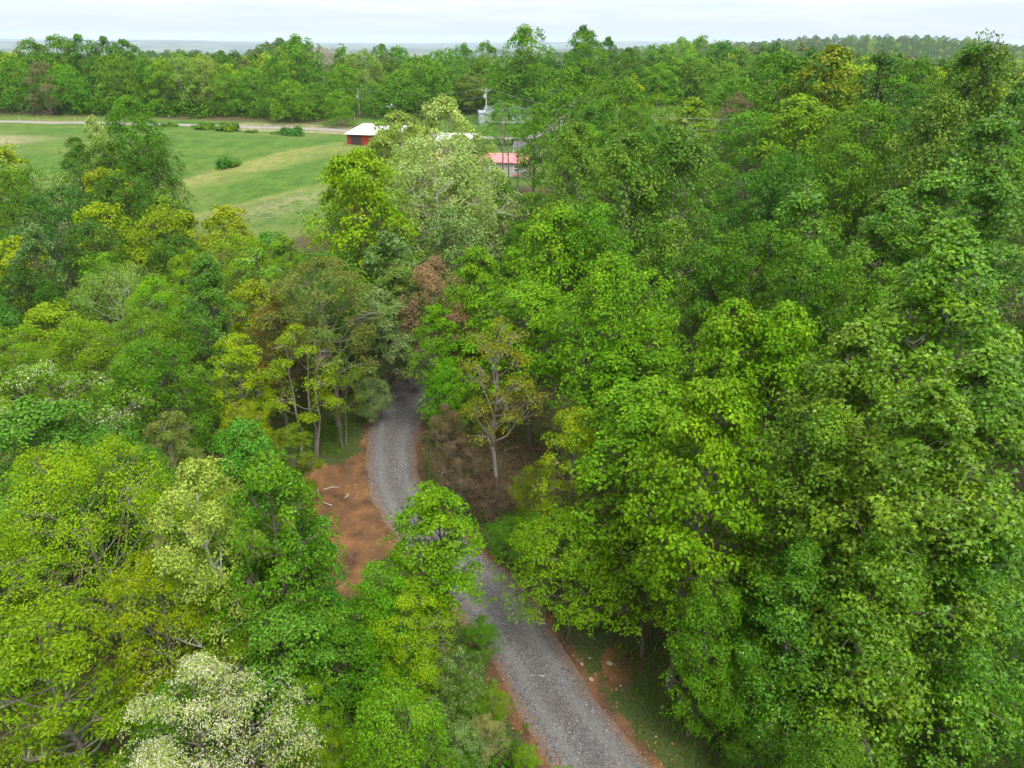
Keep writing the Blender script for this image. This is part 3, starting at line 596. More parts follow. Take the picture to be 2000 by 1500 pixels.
# ------------------------------------------------------------------ featured trees (traced top x, top y, width; height or distance)
Fd = [
 # front left
 (385,1283,385,dict(H=11),'locust','tree covered in cream white blossom at the bottom left of the view'),
 (45,1200,270,dict(H=10.5),'gold','fine leaved yellow green tree filling the bottom left corner',(.52,.76,.9)),
 (270,1095,250,dict(H=10),'gold','open yellow green tree with bare grey limbs showing, above the cream blossoming tree',(.82,.9,.9)),
 (130,870,430,dict(H=12.5),'lime','large bright lime tree with broad leaves at the left edge',(.92,1.03,1.0)),
 (385,890,180,dict(H=14),'pale','pale cream green tree with a whitish trunk beside the clay clearing',(.88,.95,.75)),
 (505,880,210,dict(H=14.5),'green','tall green tree on the left edge of the orange clay clearing',(.95,1.15,1.1)),
 (590,1010,170,dict(H=10.5),'teal','blue green tree overhanging the left side of the clay clearing',(1.05,1.08,.8)),
 (450,820,130,dict(H=13),'teal','pointed blue green treetop behind the pale cream green tree',(1.1,1.1,1)),
 (480,1010,190,dict(H=10),'green','low green tree in front of the pale cream green tree',(.85,1.0,1)),
 (560,1170,210,dict(H=9.5),'teal','round blue green tree at the lower end of the clay clearing',(1,1,.8)),
 (430,1130,170,dict(H=9),'lime','low lime tree between the yellow tree and the blue green one',(.7,.85,1)),
 (725,1100,160,dict(H=9),'green','soft green tree at the foot of the clay clearing',(1.1,1.25,1.1)),
 (775,1140,235,dict(H=8.0),'lime','bright yellow green tree on the left bank of the near driveway',(1.08,1.04,1)),
 (650,1200,170,dict(H=8.5),'green','small green tree left of the bright yellow green one'),
 (600,1330,190,dict(H=7),'lime','low lime tree right of the cream blossoming tree',(.62,.82,1)),
 (720,1310,150,dict(H=5),'green','low green tree in front of the bright yellow green tree'),
 (893,1265,120,dict(H=5.2),'bloom','small tree with scattered white flowers leaning over the driveway edge',(1,1,.9)),
 (845,1375,140,dict(H=4.4),'bloom','low sprawling tree flecked with white beside the driveway',(.9,.9,.9)),
 (790,1385,150,dict(H=4.4),'silver','mint green bushy tree at the bottom between green trees'),
 (900,1420,110,dict(H=3.4),'silver','smaller mint green bushy tree nearest the driveway',(.85,.9,.8)),
 (730,1440,120,dict(H=3.6),'silver','pale mint bushy tree cut by the bottom edge'),
 (950,1400,90,dict(H=3.0),'russet','low yellow brown tree on the clay bank of the driveway',(.9,1.3,.8)),
 (1030,1455,60,dict(H=2.3),'lime','knee high lime sapling at the bottom edge of the gravel',(.8,1,1)),
 (640,1440,150,dict(H=5),'lime','yellow green tree cut by the bottom edge beside the mint green bushes',(.75,.85,1)),
 (850,955,200,dict(H=10.5),'maple','round green maple standing over the bend of the gravel driveway',(.72,.86,1.3)),
 (1120,1005,260,dict(D=27.5),'maple','bright green maple hanging over the right side of the driveway',(.88,.9,1.1)),
 (1000,1012,120,dict(D=34),'green','low green tree joining the round maple to the woods on the right of the drive',(1.1,1.15,1)),
 (1052,1003,120,dict(D=32.5),'maple','low bright tree squeezed between the brown hollow and the driveway',(.9,.95,1.1)),
 (905,1335,110,dict(H=3.2),'green','low green bushy tree on the left bank of the near gravel',(1,1.05,1)),
 (962,1345,80,dict(H=2.0),'lime','small lime sapling on the left bank of the near gravel',(.75,.9,1)),
 (885,1455,130,dict(H=2.8),'green','low green tree cut by the bottom edge left of the gravel',(.9,1,1)),
 (935,1205,85,dict(H=3.0),'green','small green sapling under the round maple on the left bank',(1,1.1,1)),
 # right, nearest
 (1285,1020,230,dict(D=26.5),'maple','lower bright maple in front of the twin headed maple',(.90,.93,1.2)),
 (1270,745,290,dict(D=29),'maple','tall light green maple right of the driveway above the lower bright maple',(.92,.93,1.1)),
 (1393,738,270,dict(D=24.5),'maple','light green maple with its grey trunk foot showing at the verge',(.9,.92,1.2)),
 (1440,585,190,dict(H=17),'maple','flat topped light maple head standing against dark woods',(.92,.92,1.2)),
 (1555,590,130,dict(H=17),'maple','smaller light maple head to the right of the flat topped one',(.9,.92,1.2)),
 (1905,435,420,dict(D=28),'tulip','largest tulip tree with yellow tipped leaves at the right edge',(1.25,1.22,1)),
 (1690,625,380,dict(D=25.5),'tulip','broad shouldered tulip tree left of the largest one',(.95,1,1)),
 (1840,750,340,dict(D=21),'tulip','tulip tree with large glossy leaves in front at right',(1.03,1.04,1)),
 (1620,800,280,dict(D=23.5),'tulip','tulip tree crown between the light maple and the large glossy one',(.92,.98,1)),
 (1985,690,260,dict(D=22),'tulip','tulip tree cut by the right edge below the largest one',(.9,.98,1)),
 (1950,1040,250,dict(H=13),'tulip','lower tulip tree at the right edge with a dark trunk',(.92,1,1)),
 (1740,990,260,dict(H=13.5),'tulip','front tulip tree standing over the dark hollow at bottom right',(.98,1,1)),
 (1560,1050,230,dict(H=11.5),'tulip','mid green tulip tree above the grassy verge on the right',(.82,.95,1)),
 (1400,1110,170,dict(H=9.5),'green','green tree with a dark slanting trunk beside the lower bright maple'),
 (1660,1280,200,dict(H=6.5),'green','low green tree at the bottom right of the verge',(.8,.9,.9)),
 (1480,1240,170,dict(H=7),'green','small green tree by the grassy verge',(.85,1,.9)),
 (1500,1400,140,dict(H=4.2),'dark','dark low tree at the edge of the verge',(1.1,1.1,1)),
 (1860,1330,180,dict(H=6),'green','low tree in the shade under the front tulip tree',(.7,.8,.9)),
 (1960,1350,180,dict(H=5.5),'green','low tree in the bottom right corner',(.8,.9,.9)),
 (1750,1420,170,dict(H=3.6),'dark','dark bushy tree at the bottom right edge'),
 # middle, right of the drive
 (965,625,180,dict(D=38.5),'thin','thin gold leaved oak with a tall bare trunk and bare lower limbs',(.62,.58,1.1)),
 (1120,795,150,dict(H=11.5),'gold','narrow yellow green tree right of the bare trunked oak',(.75,.85,1)),
 (1190,860,110,dict(H=10),'pale','pale sprig flowered tree tucked beside the light maple',(.8,.85,.8)),
 (1050,900,120,dict(H=6),'gold','low yellow tree at the foot of the bare trunked oak',(.62,.66,.9)),
 (1040,550,250,dict(D=47),'maple','vivid green maple above the bare trunked oak',(.92,.98,1)),
 (1215,500,270,dict(H=16.5),'maple','large vivid maple with layered boughs in the middle of the view',(.93,1,1)),
 (1230,660,200,dict(H=12.5),'maple','lower layered maple in front of the large vivid one',(.72,.85,1.1)),
 (1085,400,200,dict(D=58),'maple','bright maple crown with a yellow cast behind the vivid maples',(1,.98,1.2)),
 (930,480,130,dict(H=14.5),'maple','bright green maple left of the vivid group',(.92,1,1.1)),
 (852,497,150,dict(D=56),'russet','pinkish brown tree standing over the top of the driveway',(1,.95,.9)),
 (900,588,115,dict(D=50),'russet','rusty pink tree just in front of the taller pinkish one',(.95,.8,.85)),
 (795,650,90,dict(D=56),'russet','small rusty tree leaning over the driveway from the left',(.85,.7,.75)),
 (845,590,90,dict(D=48),'maple','small vivid green tree among the rusty ones at the driveway head',(.72,.92,1.1)),
 (870,700,110,dict(D=45.5),'maple','green sapling maple at the right edge of the driveway head',(.72,.9,1.1)),
 (740,560,130,dict(D=53),'silver','silvery leaved oak on the left where the driveway goes into the wood',(.85,.85,.9)),
 (780,510,120,dict(D=58),'olive','grey green tree behind the silvery oak',(1.2,1.5,1.3)),
 (722,735,85,dict(D=50),'silver','low silvery tree over the left edge of the driveway',(.85,.85,.85)),
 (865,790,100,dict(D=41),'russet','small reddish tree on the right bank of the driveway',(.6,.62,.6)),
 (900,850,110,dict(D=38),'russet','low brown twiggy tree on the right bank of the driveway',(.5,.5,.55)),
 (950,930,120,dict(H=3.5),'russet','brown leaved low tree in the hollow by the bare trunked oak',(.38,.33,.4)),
 # middle, left of the drive
 (625,500,270,dict(D=50),'olive','olive brown umbrella crowned tree on tall grey stems',(1.15,1.15,1.0)),
 (525,590,150,dict(D=49),'olive','rusty olive tree left of the umbrella crowned one',(1.5,.9,.8)),
 (572,635,150,dict(D=44.3),'slender','slender yellow green tree on several thin stems',(.7,.85,1)),
 (650,690,110,dict(D=46.8),'slender','spindly tree with a pale leaning stem beside the grass',(.45,.55,.6)),
 (448,650,120,dict(D=44),'gold','yellow tree with a leaning grey trunk left of the slender stems',(.85,1,1)),
 (470,780,120,dict(D=40),'gold','lower yellow tree under the leaning grey trunk',(.85,.9,1)),
 (560,830,100,dict(D=38.5),'gold','low yellow green tree before the slender stems',(.5,.62,.8)),
 (285,660,240,dict(D=41),'green','big domed green tree in the left middle of the view',(.98,1.1,.9)),
 (395,495,170,dict(D=50),'tulip','upright green tulip tree rising behind the domed tree',(.8,1,.9)),
 (270,600,190,dict(D=47),'green','green shoulder tree between the domed tree and the pale one',(1.1,1.1,1)),
 (210,520,210,dict(D=58),'pale','pale yellow green spreading tree in the left middle',(.62,.78,.6)),
 (90,590,170,dict(D=52),'gold','yellowish tree near the left edge beyond the blue green ones',(.72,.9,1)),
 (150,620,170,dict(D=49),'lime','lime green tree left of the domed tree',(.65,.8,1)),
 (300,540,130,dict(D=55),'lime','bright lime treetop beside the upright tulip tree',(.7,.9,1)),
 (495,480,120,dict(D=60),'bloom','tree sprinkled with white flowers left of the golden green one',(1.2,1.3,1.2)),
 (470,455,150,dict(D=68),'lime','leafy lime tree bordering the meadow corner',(.75,.88,1)),
 (560,460,90,dict(D=70),'lime','small lime tree at the tip of the meadow',(.75,.88,1)),
 (435,400,120,dict(D=78),'gold','mustard yellow tree beside the meadow',(1,.97,1)),
 (320,400,190,dict(D=74),'gold','wider mustard yellow tree at the meadow edge',(.85,.88,1)),
 (90,700,300,dict(H=13),'bloom','wide pale flecked tree at the left edge',(1.35,1.35,1.2)),
 (50,780,240,dict(H=12.5),'teal','deep blue green tree at the left edge',(1,1,1)),
 (210,830,200,dict(H=10.5),'teal','low blue green tree below the domed tree',(.95,1,1)),
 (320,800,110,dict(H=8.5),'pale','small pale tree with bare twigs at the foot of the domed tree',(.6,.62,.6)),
 (0,640,190,dict(D=42),'lime','lime tree at the far left edge in the middle of the view',(.6,.8,1)),
 # left cluster by the meadow
 (240,180,145,dict(D=104),'green','tall dark tree standing alone before the meadow at left',(1,1.08,.9)),
 (205,275,130,dict(D=100),'green','green tree at the left foot of the tall dark tree',(.7,.8,.9)),
 (290,265,120,dict(D=99),'green','green tree at the right foot of the tall dark tree',(.8,.85,.9)),
 (180,225,45,dict(D=122),'pale','slim cream flowered tree half behind the tall dark tree',(1,1.03,1.5)),
 (135,265,75,dict(D=108),'green','small round green tree left of the tall dark tree',(.9,.95,.8)),
 (50,320,170,dict(D=93),'bloom','pale flecked tree at the left edge below the stubble patch',(1.1,1.1,1)),
 (0,330,150,dict(D=90),'green','green tree at the far left edge below the stubble patch',(1,1,1)),
 (110,360,200,dict(D=82),'teal','dark blue green rounded tree in the left cluster',(.7,.7,.7)),
 (230,330,160,dict(D=86),'green','leafy green tree in the middle of the left cluster',(.75,.85,.9)),
 (300,370,120,dict(D=80),'dark','dark tree at the meadow side of the left cluster',(1.1,1.1,1)),
 (315,365,50,dict(D=78),'bloom','small white flowered tree at the meadow side of the left cluster',(1.5,1.5,1.6)),
 (170,430,150,dict(D=70),'dark','dark green tree in front of the left cluster',(1,1,1)),
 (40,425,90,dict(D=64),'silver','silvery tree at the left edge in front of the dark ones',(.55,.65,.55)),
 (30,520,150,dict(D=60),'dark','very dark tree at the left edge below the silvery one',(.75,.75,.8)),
 (85,545,60,dict(D=56),'dark','dark vine wrapped stump of a tree at left',(1,1.1,1)),
 # centre, behind
 (690,288,215,dict(D=68),'round','golden green dense round tree left of the pale sycamore',(.82,.90,.5)),
 (865,185,130,dict(D=88),'pale','tall pale yellow green sycamore top',(1.0,1.06,1.4)),
 (855,262,290,dict(D=80),'pale','wide pale sycamore with white limbs in the centre',(.90,1.0,1.5)),
 (780,215,130,dict(D=96),'pale','pale tree left of the sycamore top, in front of the lawn',(.9,1,.8)),
 (880,400,150,dict(D=70),'silver','soft pale green tree below the sycamore',(.75,.8,.6)),
 (755,450,130,dict(D=64),'silver','greyish green tree below the golden green one',(.6,.7,.5)),
 (985,350,90,dict(D=90),'dark','dark green tree before the grey house',(1.1,1.3,1)),
 (935,262,100,dict(D=90),'pale','pale leafy tree on the right flank of the wide sycamore',(.85,.98,1.3)),
 (985,200,90,dict(D=172),'green','leafy green tree half hiding the low house beside the shed',(1.1,1.15,.9)),
 (805,240,120,dict(D=104),'pale','pale tree standing before the smaller red shed',(.9,1,.85)),
 (758,246,110,dict(D=108),'pale','short pale tree covering the wall of the red barn',(.85,1,.85)),
 (738,270,95,dict(D=110),'pale','wispy pale tree in front of the red barn',(.95,1,.9)),
 (1120,130,120,dict(D=150),'green','green tree over the bend of the road',(1.2,1.2,.9)),
 (1040,372,120,dict(D=84),'green','fresh green tree at the near end of the red roofed house',(1.1,1.2,1)),
 (1010,430,110,dict(D=76),'green','green tree in front of the house and right of the sycamore',(.9,1.05,1)),
 (1045,200,80,dict(D=118),'green','narrow green tree standing before the pale road',(1.3,1.3,1)),
 (1135,225,170,dict(D=80),'tulip','bright tipped tulip tree right of the grey house',(1.15,1.1,1)),
 (1225,240,220,dict(D=66),'tulip','tall tulip tree in the upper middle with yellow tips',(.98,1,.9)),
 (1338,235,220,dict(D=68),'tulip','twin tulip tree right of the tall one in the upper middle',(1.0,1,.9)),
 (1160,390,170,dict(D=56),'green','green tree in front of the tall tulip tree',(.9,1.1,.8)),
 (1300,400,150,dict(D=58),'tulip','lower tulip tree before the twin one',(1,1.08,.9)),
 # far right
 (1750,82,120,dict(D=88),'tulip','dark tall treetop breaking the horizon at right',(.62,.75,.9)),
 (1880,98,110,dict(D=80),'tulip','pointed treetop breaking the horizon left of the right edge pair',(1,1.05,.9)),
 (1925,58,110,dict(D=72),'tulip','taller of the pair of treetops against the sky at the right edge',(.95,.95,.9)),
 (1980,62,90,dict(D=70),'tulip','rightmost treetop against the sky',(.95,.95,.9)),
 (1835,165,220,dict(D=66),'tulip','broad tulip tree below the horizon treetops at right',(1,1.02,.9)),
 (1700,190,170,dict(D=78),'green','green tree below the dark horizon treetop',(1,1.05,.8)),
 (1950,200,190,dict(D=58),'tulip','wide leafy tulip tree at the right edge under the skyline',(1,1.05,.9)),
 (1635,88,130,dict(D=122),'gold','yellow brown sparse tree at the right skyline',(.62,.62,.9)),
 (1540,95,140,dict(D=130),'green','green tree left of the yellow brown skyline tree',(.85,1,.8)),
 (1480,215,150,dict(D=104),'maple','vivid green tree in the right background',(.75,.85,1)),
 (1570,185,150,dict(D=96),'maple','yellow green treetop below the skyline at right',(1,.95,1)),
 (1430,150,120,dict(D=150),'green','pointed pale green tree in the right background',(1.1,1.1,1)),
 (1360,190,110,dict(D=128),'gold','lime yellow tree in the upper middle right',(.65,.85,.9)),
 (1280,175,130,dict(D=132),'lime','yellow flecked tree in the upper middle',(.55,.7,.9)),
 (1440,175,70,dict(D=118),'russet','brownish flat topped tree in the right background',(.6,.7,.6)),
 (1560,300,190,dict(D=72),'dark','dark green tree right of the twin tulip tree',(1.2,1.2,1)),
 (1480,330,150,dict(D=76),'dark','dark tree over a black gap in the right woods',(1.1,1.2,1)),
 (1660,270,150,dict(D=70),'green','green tree in the middle of the right woods',(1,1.08,.9)),
 (1590,350,150,dict(D=52),'tulip','upright tulip tree over the dark hollow of the right woods',(.95,1.05,.9)),
 (1480,430,200,dict(D=50),'green','dusky green tree left of the dark hollow',(.85,1.0,.9)),
 (1830,305,190,dict(D=48),'tulip','yellow tipped tulip tree behind the largest one',(1,1.08,.9)),
 (1740,370,180,dict(D=45),'tulip','tulip tree right of the dark hollow',(1,1.08,.9)),
 (1965,330,160,dict(D=42),'tulip','tulip tree at the right edge behind the largest one',(1.02,1.08,.9)),
 (1600,470,160,dict(D=44),'green','shadowed green tree in the hollow of the right woods',(.95,1.08,.9)),
 (1380,470,140,dict(D=50),'dark','dark tree behind the flat topped maple',(1.1,1.2,1)),
 (1700,500,150,dict(D=38),'green','mid green tree left of the largest tulip tree',(.95,1.08,.9)),
 (1560,480,130,dict(D=40),'dark','dark green tree just behind the smaller maple head',(1.1,1.2,1)),
 (1290,86,90,dict(D=300),'green','left shoulder tree of the rounded wooded hill on the skyline',(1,1.05,.9)),
 (1335,73,110,dict(D=305),'lime','pale green domed tree near the crest of the rounded wooded hill',(.5,.72,.9)),
 (1375,70,100,dict(D=312),'green','crest tree of the rounded wooded hill on the skyline',(1,1.05,.9)),
 (1415,78,95,dict(D=306),'dark','dark green tree right of the crest of the rounded wooded hill',(1.2,1.25,1)),
 (1448,95,80,dict(D=300),'green','right shoulder tree of the rounded wooded hill on the skyline',(.9,1,.9)),
 (1350,105,110,dict(D=262),'green','big domed tree on the near slope of the rounded wooded hill',(1.15,1.2,.9)),
 (1290,120,90,dict(D=240),'lime','yellowish domed tree at the left foot of the rounded wooded hill',(.5,.7,.9)),
 (1420,120,90,dict(D=235),'green','pointed tree at the right foot of the rounded wooded hill',(1.05,1.1,.9)),
 (1495,105,90,dict(D=190),'green','domed tree just right of the rounded wooded hill',(.95,1.05,.9)),
 (1590,98,80,dict(D=165),'dark','dark rounded tree left of the yellow brown skyline tree',(1.2,1.25,1)),
 (1800,112,110,dict(D=150),'green','rounded tree in the dip between the horizon treetops at right',(.95,1.05,.9)),
 (1230,92,70,dict(D=250),'dark','dark skyline tree between the tall yellowish tree and the wooded hill',(1.1,1.15,1)),
 # by the houses and lawn
 (1030,50,120,dict(D=218),'green','tallest tree against the sky behind the grey shed',(1,1.0,.8)),
 (1005,112,140,dict(D=222),'green','broad lower crown under the tallest tree behind the shed',(1,1.05,.8)),
 (1150,60,110,dict(D=190),'lime','tall yellowish green tree against the sky right of the dark house',(.45,.65,.9)),
 (1155,150,170,dict(D=165),'lime','wide yellow green tree in front of the dark house',(.42,.6,.9)),
 (1215,150,110,dict(D=140),'green','round green tree right of the dark house',(1,1.1,.9)),
 (1240,145,50,dict(D=150),'gold','small golden tree behind the round green one',(1,1,1)),
 (1135,50,60,dict(D=330),'dark','distant dark treetop just behind the tall yellowish one',(.9,.9,1)),
 (1190,72,45,dict(D=300),'dark','distant narrow dark treetop on the skyline',(.9,.9,1)),
 (1075,110,80,dict(D=235),'dark','dark spruce coloured tree over the dark house',(.45,.5,.8)),
 (820,110,130,dict(D=222),'green','olive green tree standing on the far side of the lawn',(1.1,1.05,.8)),
 (870,95,110,dict(D=236),'green','green tree right of the olive one behind the lawn',(1,1.05,.8)),
 (920,140,100,dict(D=232),'olive','dull greyish tree behind the utility pole',(1.1,1.2,1)),
 # belt behind the road, left to right
 (15,115,90,dict(D=225),'green','treetop at the far left of the belt behind the road',(.8,.95,.8)),
 (60,75,80,dict(D=240),'green','tall tree second from the left in the belt behind the road',(.9,1,.8)),
 (105,68,90,dict(D=245),'green','broad tall tree at the left of the belt against the sky',(.9,1,.8)),
 (150,66,75,dict(D=242),'dark','darker tall tree in the left part of the belt',(1.2,1.2,1)),
 (200,70,70,dict(D=244),'dark','dark domed treetop in the left part of the belt',(1.1,1.1,1)),
 (238,76,85,dict(D=240),'dark','dark rounded tree at the right shoulder of the left belt',(1.2,1.2,1)),
 (75,120,80,dict(D=222),'russet','yellow brown tree in the left belt above the road',(.55,.75,.6)),
 (120,125,80,dict(D=225),'green','light green tree in the middle of the left belt',(1,1.1,.8)),
 (215,105,90,dict(D=226),'green','full green tree in the left belt behind the lone dark tree',(1,1.05,.8)),
 (275,110,80,dict(D=232),'green','green tree where the left belt steps down',(.9,1,.8)),
 (310,115,70,dict(D=228),'lime','lime tree at the left of the lighter belt',(.5,.7,.9)),
 (345,102,90,dict(D=232),'pale','pale willow like tree in the lighter belt',(.55,.75,.5)),
 (390,105,85,dict(D=235),'pale','second pale willow like tree, right of the first',(.6,.75,.5)),
 (430,98,60,dict(D=245),'dark','small dark treetop behind the willow like trees',(1.1,1.2,1)),
 (440,140,90,dict(D=226),'lime','yellowish tree in the lighter belt above the road',(.42,.6,.8)),
 (485,130,80,dict(D=232),'green','light green tree left of the tall dark column tree',(1.1,1.1,.8)),
 (535,110,65,dict(D=218),'dark','tall dark column shaped tree in the belt behind the road',(1.2,1.3,1)),
 (575,68,95,dict(D=236),'green','big domed tree standing highest over the belt behind the road',(.95,1,.8)),
 (560,155,85,dict(D=212),'green','light green tree at the foot of the tall domed one',(1.2,1.25,.8)),
 (620,85,50,dict(D=262),'bare','grey leafless tree right of the domed tree',None),
 (648,88,55,dict(D=255),'bare','second grey leafless tree right of the domed tree',None),
 (670,85,45,dict(D=250),'green','narrow green tree right of the leafless ones',(.9,1,.8)),
 (615,160,80,dict(D=222),'green','green tree behind the power lines left of the light pole',(.9,1,.8)),
 (660,175,75,dict(D=206),'lime','spreading yellow green tree left of the light pole',(.42,.62,.9)),
 (665,125,70,dict(D=232),'green','leafy green tree above the light pole',(1.2,1.25,.8)),
 (710,95,85,dict(D=240),'pale','pale green tree right of the leafless ones',(.55,.72,.5)),
 (745,85,60,dict(D=262),'dark','dark pointed treetop right of the pale green tree',(1.2,1.3,1)),
 (730,160,90,dict(D=224),'green','low spreading green tree over the parked car',(1,1.1,.8)),
 (775,90,70,dict(D=258),'green','green tree behind the lawn left of the olive one',(.9,1,.8)),
 (780,135,80,dict(D=230),'green','dense green tree at the back of the lawn',(.85,1,.8)),
 (905,85,60,dict(D=275),'green','green treetop on the skyline behind the utility pole',(.9,1,.8)),
 (950,80,60,dict(D=270),'green','second green treetop on the skyline behind the utility pole',(1,1.1,.8)),
]
FINFO = []
for row in Fd:
    px, py, w, hd, kind, label = row[:6]; tint = row[6] if len(row) > 6 else None
    if px > 1100 and 42 < hd.get('D', 0) < 125: w = w * 1.22
    if hd.get('D', 0) > 195 and tint: tint = tuple(1.2 * q for q in tint)
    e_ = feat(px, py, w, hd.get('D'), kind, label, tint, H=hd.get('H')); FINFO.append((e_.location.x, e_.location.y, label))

# ------------------------------------------------------------------ the rest of the wood: trees closing the gaps
KEEP = [[(585,925),(690,870),(745,780),(800,700),(865,700),(845,770),(840,860),(830,940),(800,1000),(785,1075),(720,1130),(660,1195),(630,1195),(630,1080)],
        [(885,1085),(965,1070),(1060,1200),(1120,1200),(1330,1320),(1420,1500),(1040,1500),(970,1340),(890,1210)],
        [(0,222),(700,215),(930,195),(1060,205),(1110,220),(1040,345),(900,345),(870,290),(670,290),(640,330),(590,440),(480,440),(350,380),(340,300),(150,280),(0,300)],
        [(560,800),(700,780),(700,900),(590,925)], [(860,860),(1040,880),(1030,1000),(880,1000)]]
def blocked(x_, y_, H, r):
    zg = float(zt(x_, y_))
    if seg_dist(DRIVE, np.array([x_]), np.array([y_]), closed=False)[0] < 2.2 + r * 0.9: return True
    for fx in (-0.9, 0, 0.9):
        for fz in (0.5, 0.8, 1.0):
            u, v, q = proj((x_ + fx * r * (1 if fz < 1 else 0.4), y_, zg + H * fz))
            for P_ in KEEP:
                if pip(P_, np.array([u]), np.array([v]))[0]: return True
    return False
nfill = 0; cand = []
rr_ = random.Random(5)
for _ in range(9000):
    y_ = 11 + 235 * rr_.random() ** 1.5
    x_ = (rr_.random() * 2 - 1) * (0.80 * y_ + 10)
    cand.append((y_, x_))
cand.sort()
kset_r = ['green', 'dark', 'tulip', 'maple', 'green', 'dark']; kset_l = ['green', 'teal', 'gold', 'dark', 'green', 'lime']
for y_, x_ in cand:
    if nfill >= 112: break
    if pip(MEADOW, np.array([x_]), np.array([y_]))[0] or pip(CLAY, np.array([x_]), np.array([y_]))[0]: continue
    if y_ > 196 and -175 < x_ < 70: continue
    if seg_dist(ROADC, np.array([x_]), np.array([y_]), closed=False)[0] < 9: continue
    near = min((math.hypot(x_ - a, y_ - b) - c * 0.75) for a, b, c in PLACED)
    H = rr_.uniform(6.5, 9.5) if y_ < 40 else (rr_.uniform(9, 13) if y_ < 75 else rr_.uniform(12, 16.5))
    r = H * rr_.uniform(0.26, 0.34)
    if near < r * (0.75 if y_ < 32 or not x_ > 0 else 1.25): continue
    if blocked(x_, y_, H, r): continue
    u, v, q = proj((x_, y_, float(zt(x_, y_)) + H))
    if not (-160 < u < 2160): continue
    right = x_ > 0
    kind = rr_.choice(kset_r if right else kset_l)
    cw = {'green': 'mid green', 'dark': 'dark green', 'tulip': 'upright yellow tipped', 'maple': 'bright green', 'teal': 'blue green', 'gold': 'golden green', 'lime': 'lime green'}[kind]
    zone = (cw + ' tree filling the woods right of the driveway' if y_ < 70 else cw + ' tree filling the background woods on the right') if right else \
           (cw + ' tree filling the woods left of the driveway' if y_ < 70 else cw + ' tree filling the woods between the left cluster and the meadow')
    t_ = rr_.uniform(0.9, 1.2)
    bd = min(FINFO, key=lambda q: math.hypot(q[0] - x_, q[1] - y_)); wl = bd[2].replace(',', '').split()[:9]
    while wl[-1] in ('of', 'the', 'a', 'at', 'in', 'on', 'with', 'its', 'by', 'and', 'left', 'right', 'behind', 'under', 'over', 'just', 'to', 'between', 'from', 'in', 'front', 'green', 'its', 'yellow', 'several', 'beside', 'below', 'tall', 'before', 'bright', 'dark', 'thin', 'like', 'standing', 'half', 'lower', 'upper', 'far', 'blue', 'top'): wl = wl[:-1]
    dx_, dy_ = x_ - bd[0], y_ - bd[1]
    rel = ('behind' if dy_ > 0 else 'before') if abs(dy_) > abs(dx_) else ('right of' if dx_ > 0 else 'left of')
    grp = 'trees filling the woods ' + ('right' if right else 'left') + ' of the driveway'; zone = cw + ' tree ' + rel + ' the ' + ' '.join(wl)
    plant(x_, y_, H, r, kind, zone, group=grp, tint=(t_ * .9, t_, t_ * .95)); nfill += 1
dup = {}
for o_ in C.objects:
    if o_.get('category') == 'tree' and o_.parent is None: dup.setdefault(o_['label'], []).append(o_)
for lb, os_ in dup.items():
    if len(os_) in (2, 3, 4):
        os_.sort(key=lambda q: q.location.length)
        for o_, w_ in zip(os_, {2: ('nearer', 'farther'), 3: ('nearest', 'middle', 'farthest'), 4: ('nearest', 'second nearest', 'third nearest', 'farthest')}[len(os_)]): o_['label'] = w_ + ' ' + lb
print('TREES', COUNT[0], 'fill', nfill)

# ------------------------------------------------------------------ the wooded country beyond: one mass of instanced crowns
wc = bpy.data.collections.new('distant_crowns')
for i, (mt, shp) in enumerate((('green', 'dome'), ('dark', 'dome'), ('green', 'oval'), ('lime', 'dome'), ('olive', 'dome'), ('dark', 'dome'))):
    res, H, Rr = make_tree(500 + i, 20.0, 6.3, lobes=20, tufts=22, lpt=4, leaf=0.85, tmpl='simple', shape='full' if shp == 'dome' else shp, lobe_r=0.42, flat=0.75, tuft_r=0.9, twigs=0, cb=0.0)
    me = res['crown']; me.materials.append(LM[mt]); o = bpy.data.objects.new('distant_crown', me)
    o.color = {'lime': (.42, .58, .9, 1), 'olive': (1.1, 1.2, 1, 1), 'dark': (1.15, 1.15, 1, 1)}.get(mt, (1, 1, 1, 1)); wc.objects.link(o)
rs = np.random.RandomState(3); PX = []; PY = []
for y0, y1, stp in ((140, 330, 6.2), (330, 700, 7.4), (700, 1400, 10.5), (1400, 3400, 19.0)):
    ya = np.arange(y0, y1, stp); 
    xa = np.arange(-y1 * 0.86, y1 * 0.86, stp)
    gx, gy = np.meshgrid(xa, ya); gx = gx + rs.uniform(-.45, .45, gx.shape) * stp; gy = gy + rs.uniform(-.45, .45, gy.shape) * stp
    m_ = np.abs(gx) < gy * 0.82 + 15; PX.append(gx[m_]); PY.append(gy[m_])
PX = np.concatenate(PX); PY = np.concatenate(PY)
ok = ~pip(MEADOW, PX, PY) & (seg_dist(ROADC, PX, PY, closed=False) > 11)
lawn_z = (PY > 200) & (PY < 246) & (PX > -50) & (PX < 80)
yard = (PY > 95) & (PY < 205) & (PX < 28) 
ok &= ~lawn_z & ~yard & ~((PX < 0) & (PY < 236)) & ~((PX >= 0) & (PY < 150) & (PX < PY * 0.12))
hx = gp(1080, 205); ok &= np.hypot(PX - hx[0], PY - hx[1]) > 22
ok &= ~((PX > 8) & (PX < 45) & (PY < 200))
pl = np.array(PLACED)
near = np.ones(len(PX), bool); nearz = PY < 360
for i in np.where(nearz)[0]:
    if ok[i] and (np.hypot(pl[:, 0] - PX[i], pl[:, 1] - PY[i]) < pl[:, 2] * 0.8 + 1.5).any(): ok[i] = False
ok &= ~((PY > 1500) & (vn(PX, PY, 400) > 0.68))
PX = PX[ok]; PY = PY[ok]
sc = rs.uniform(0.66, 1.02, len(PX)) * np.where(PY < 330, 0.80, 0.95); sc = sc * np.where(PY > 1400, 1.35, 1.0)
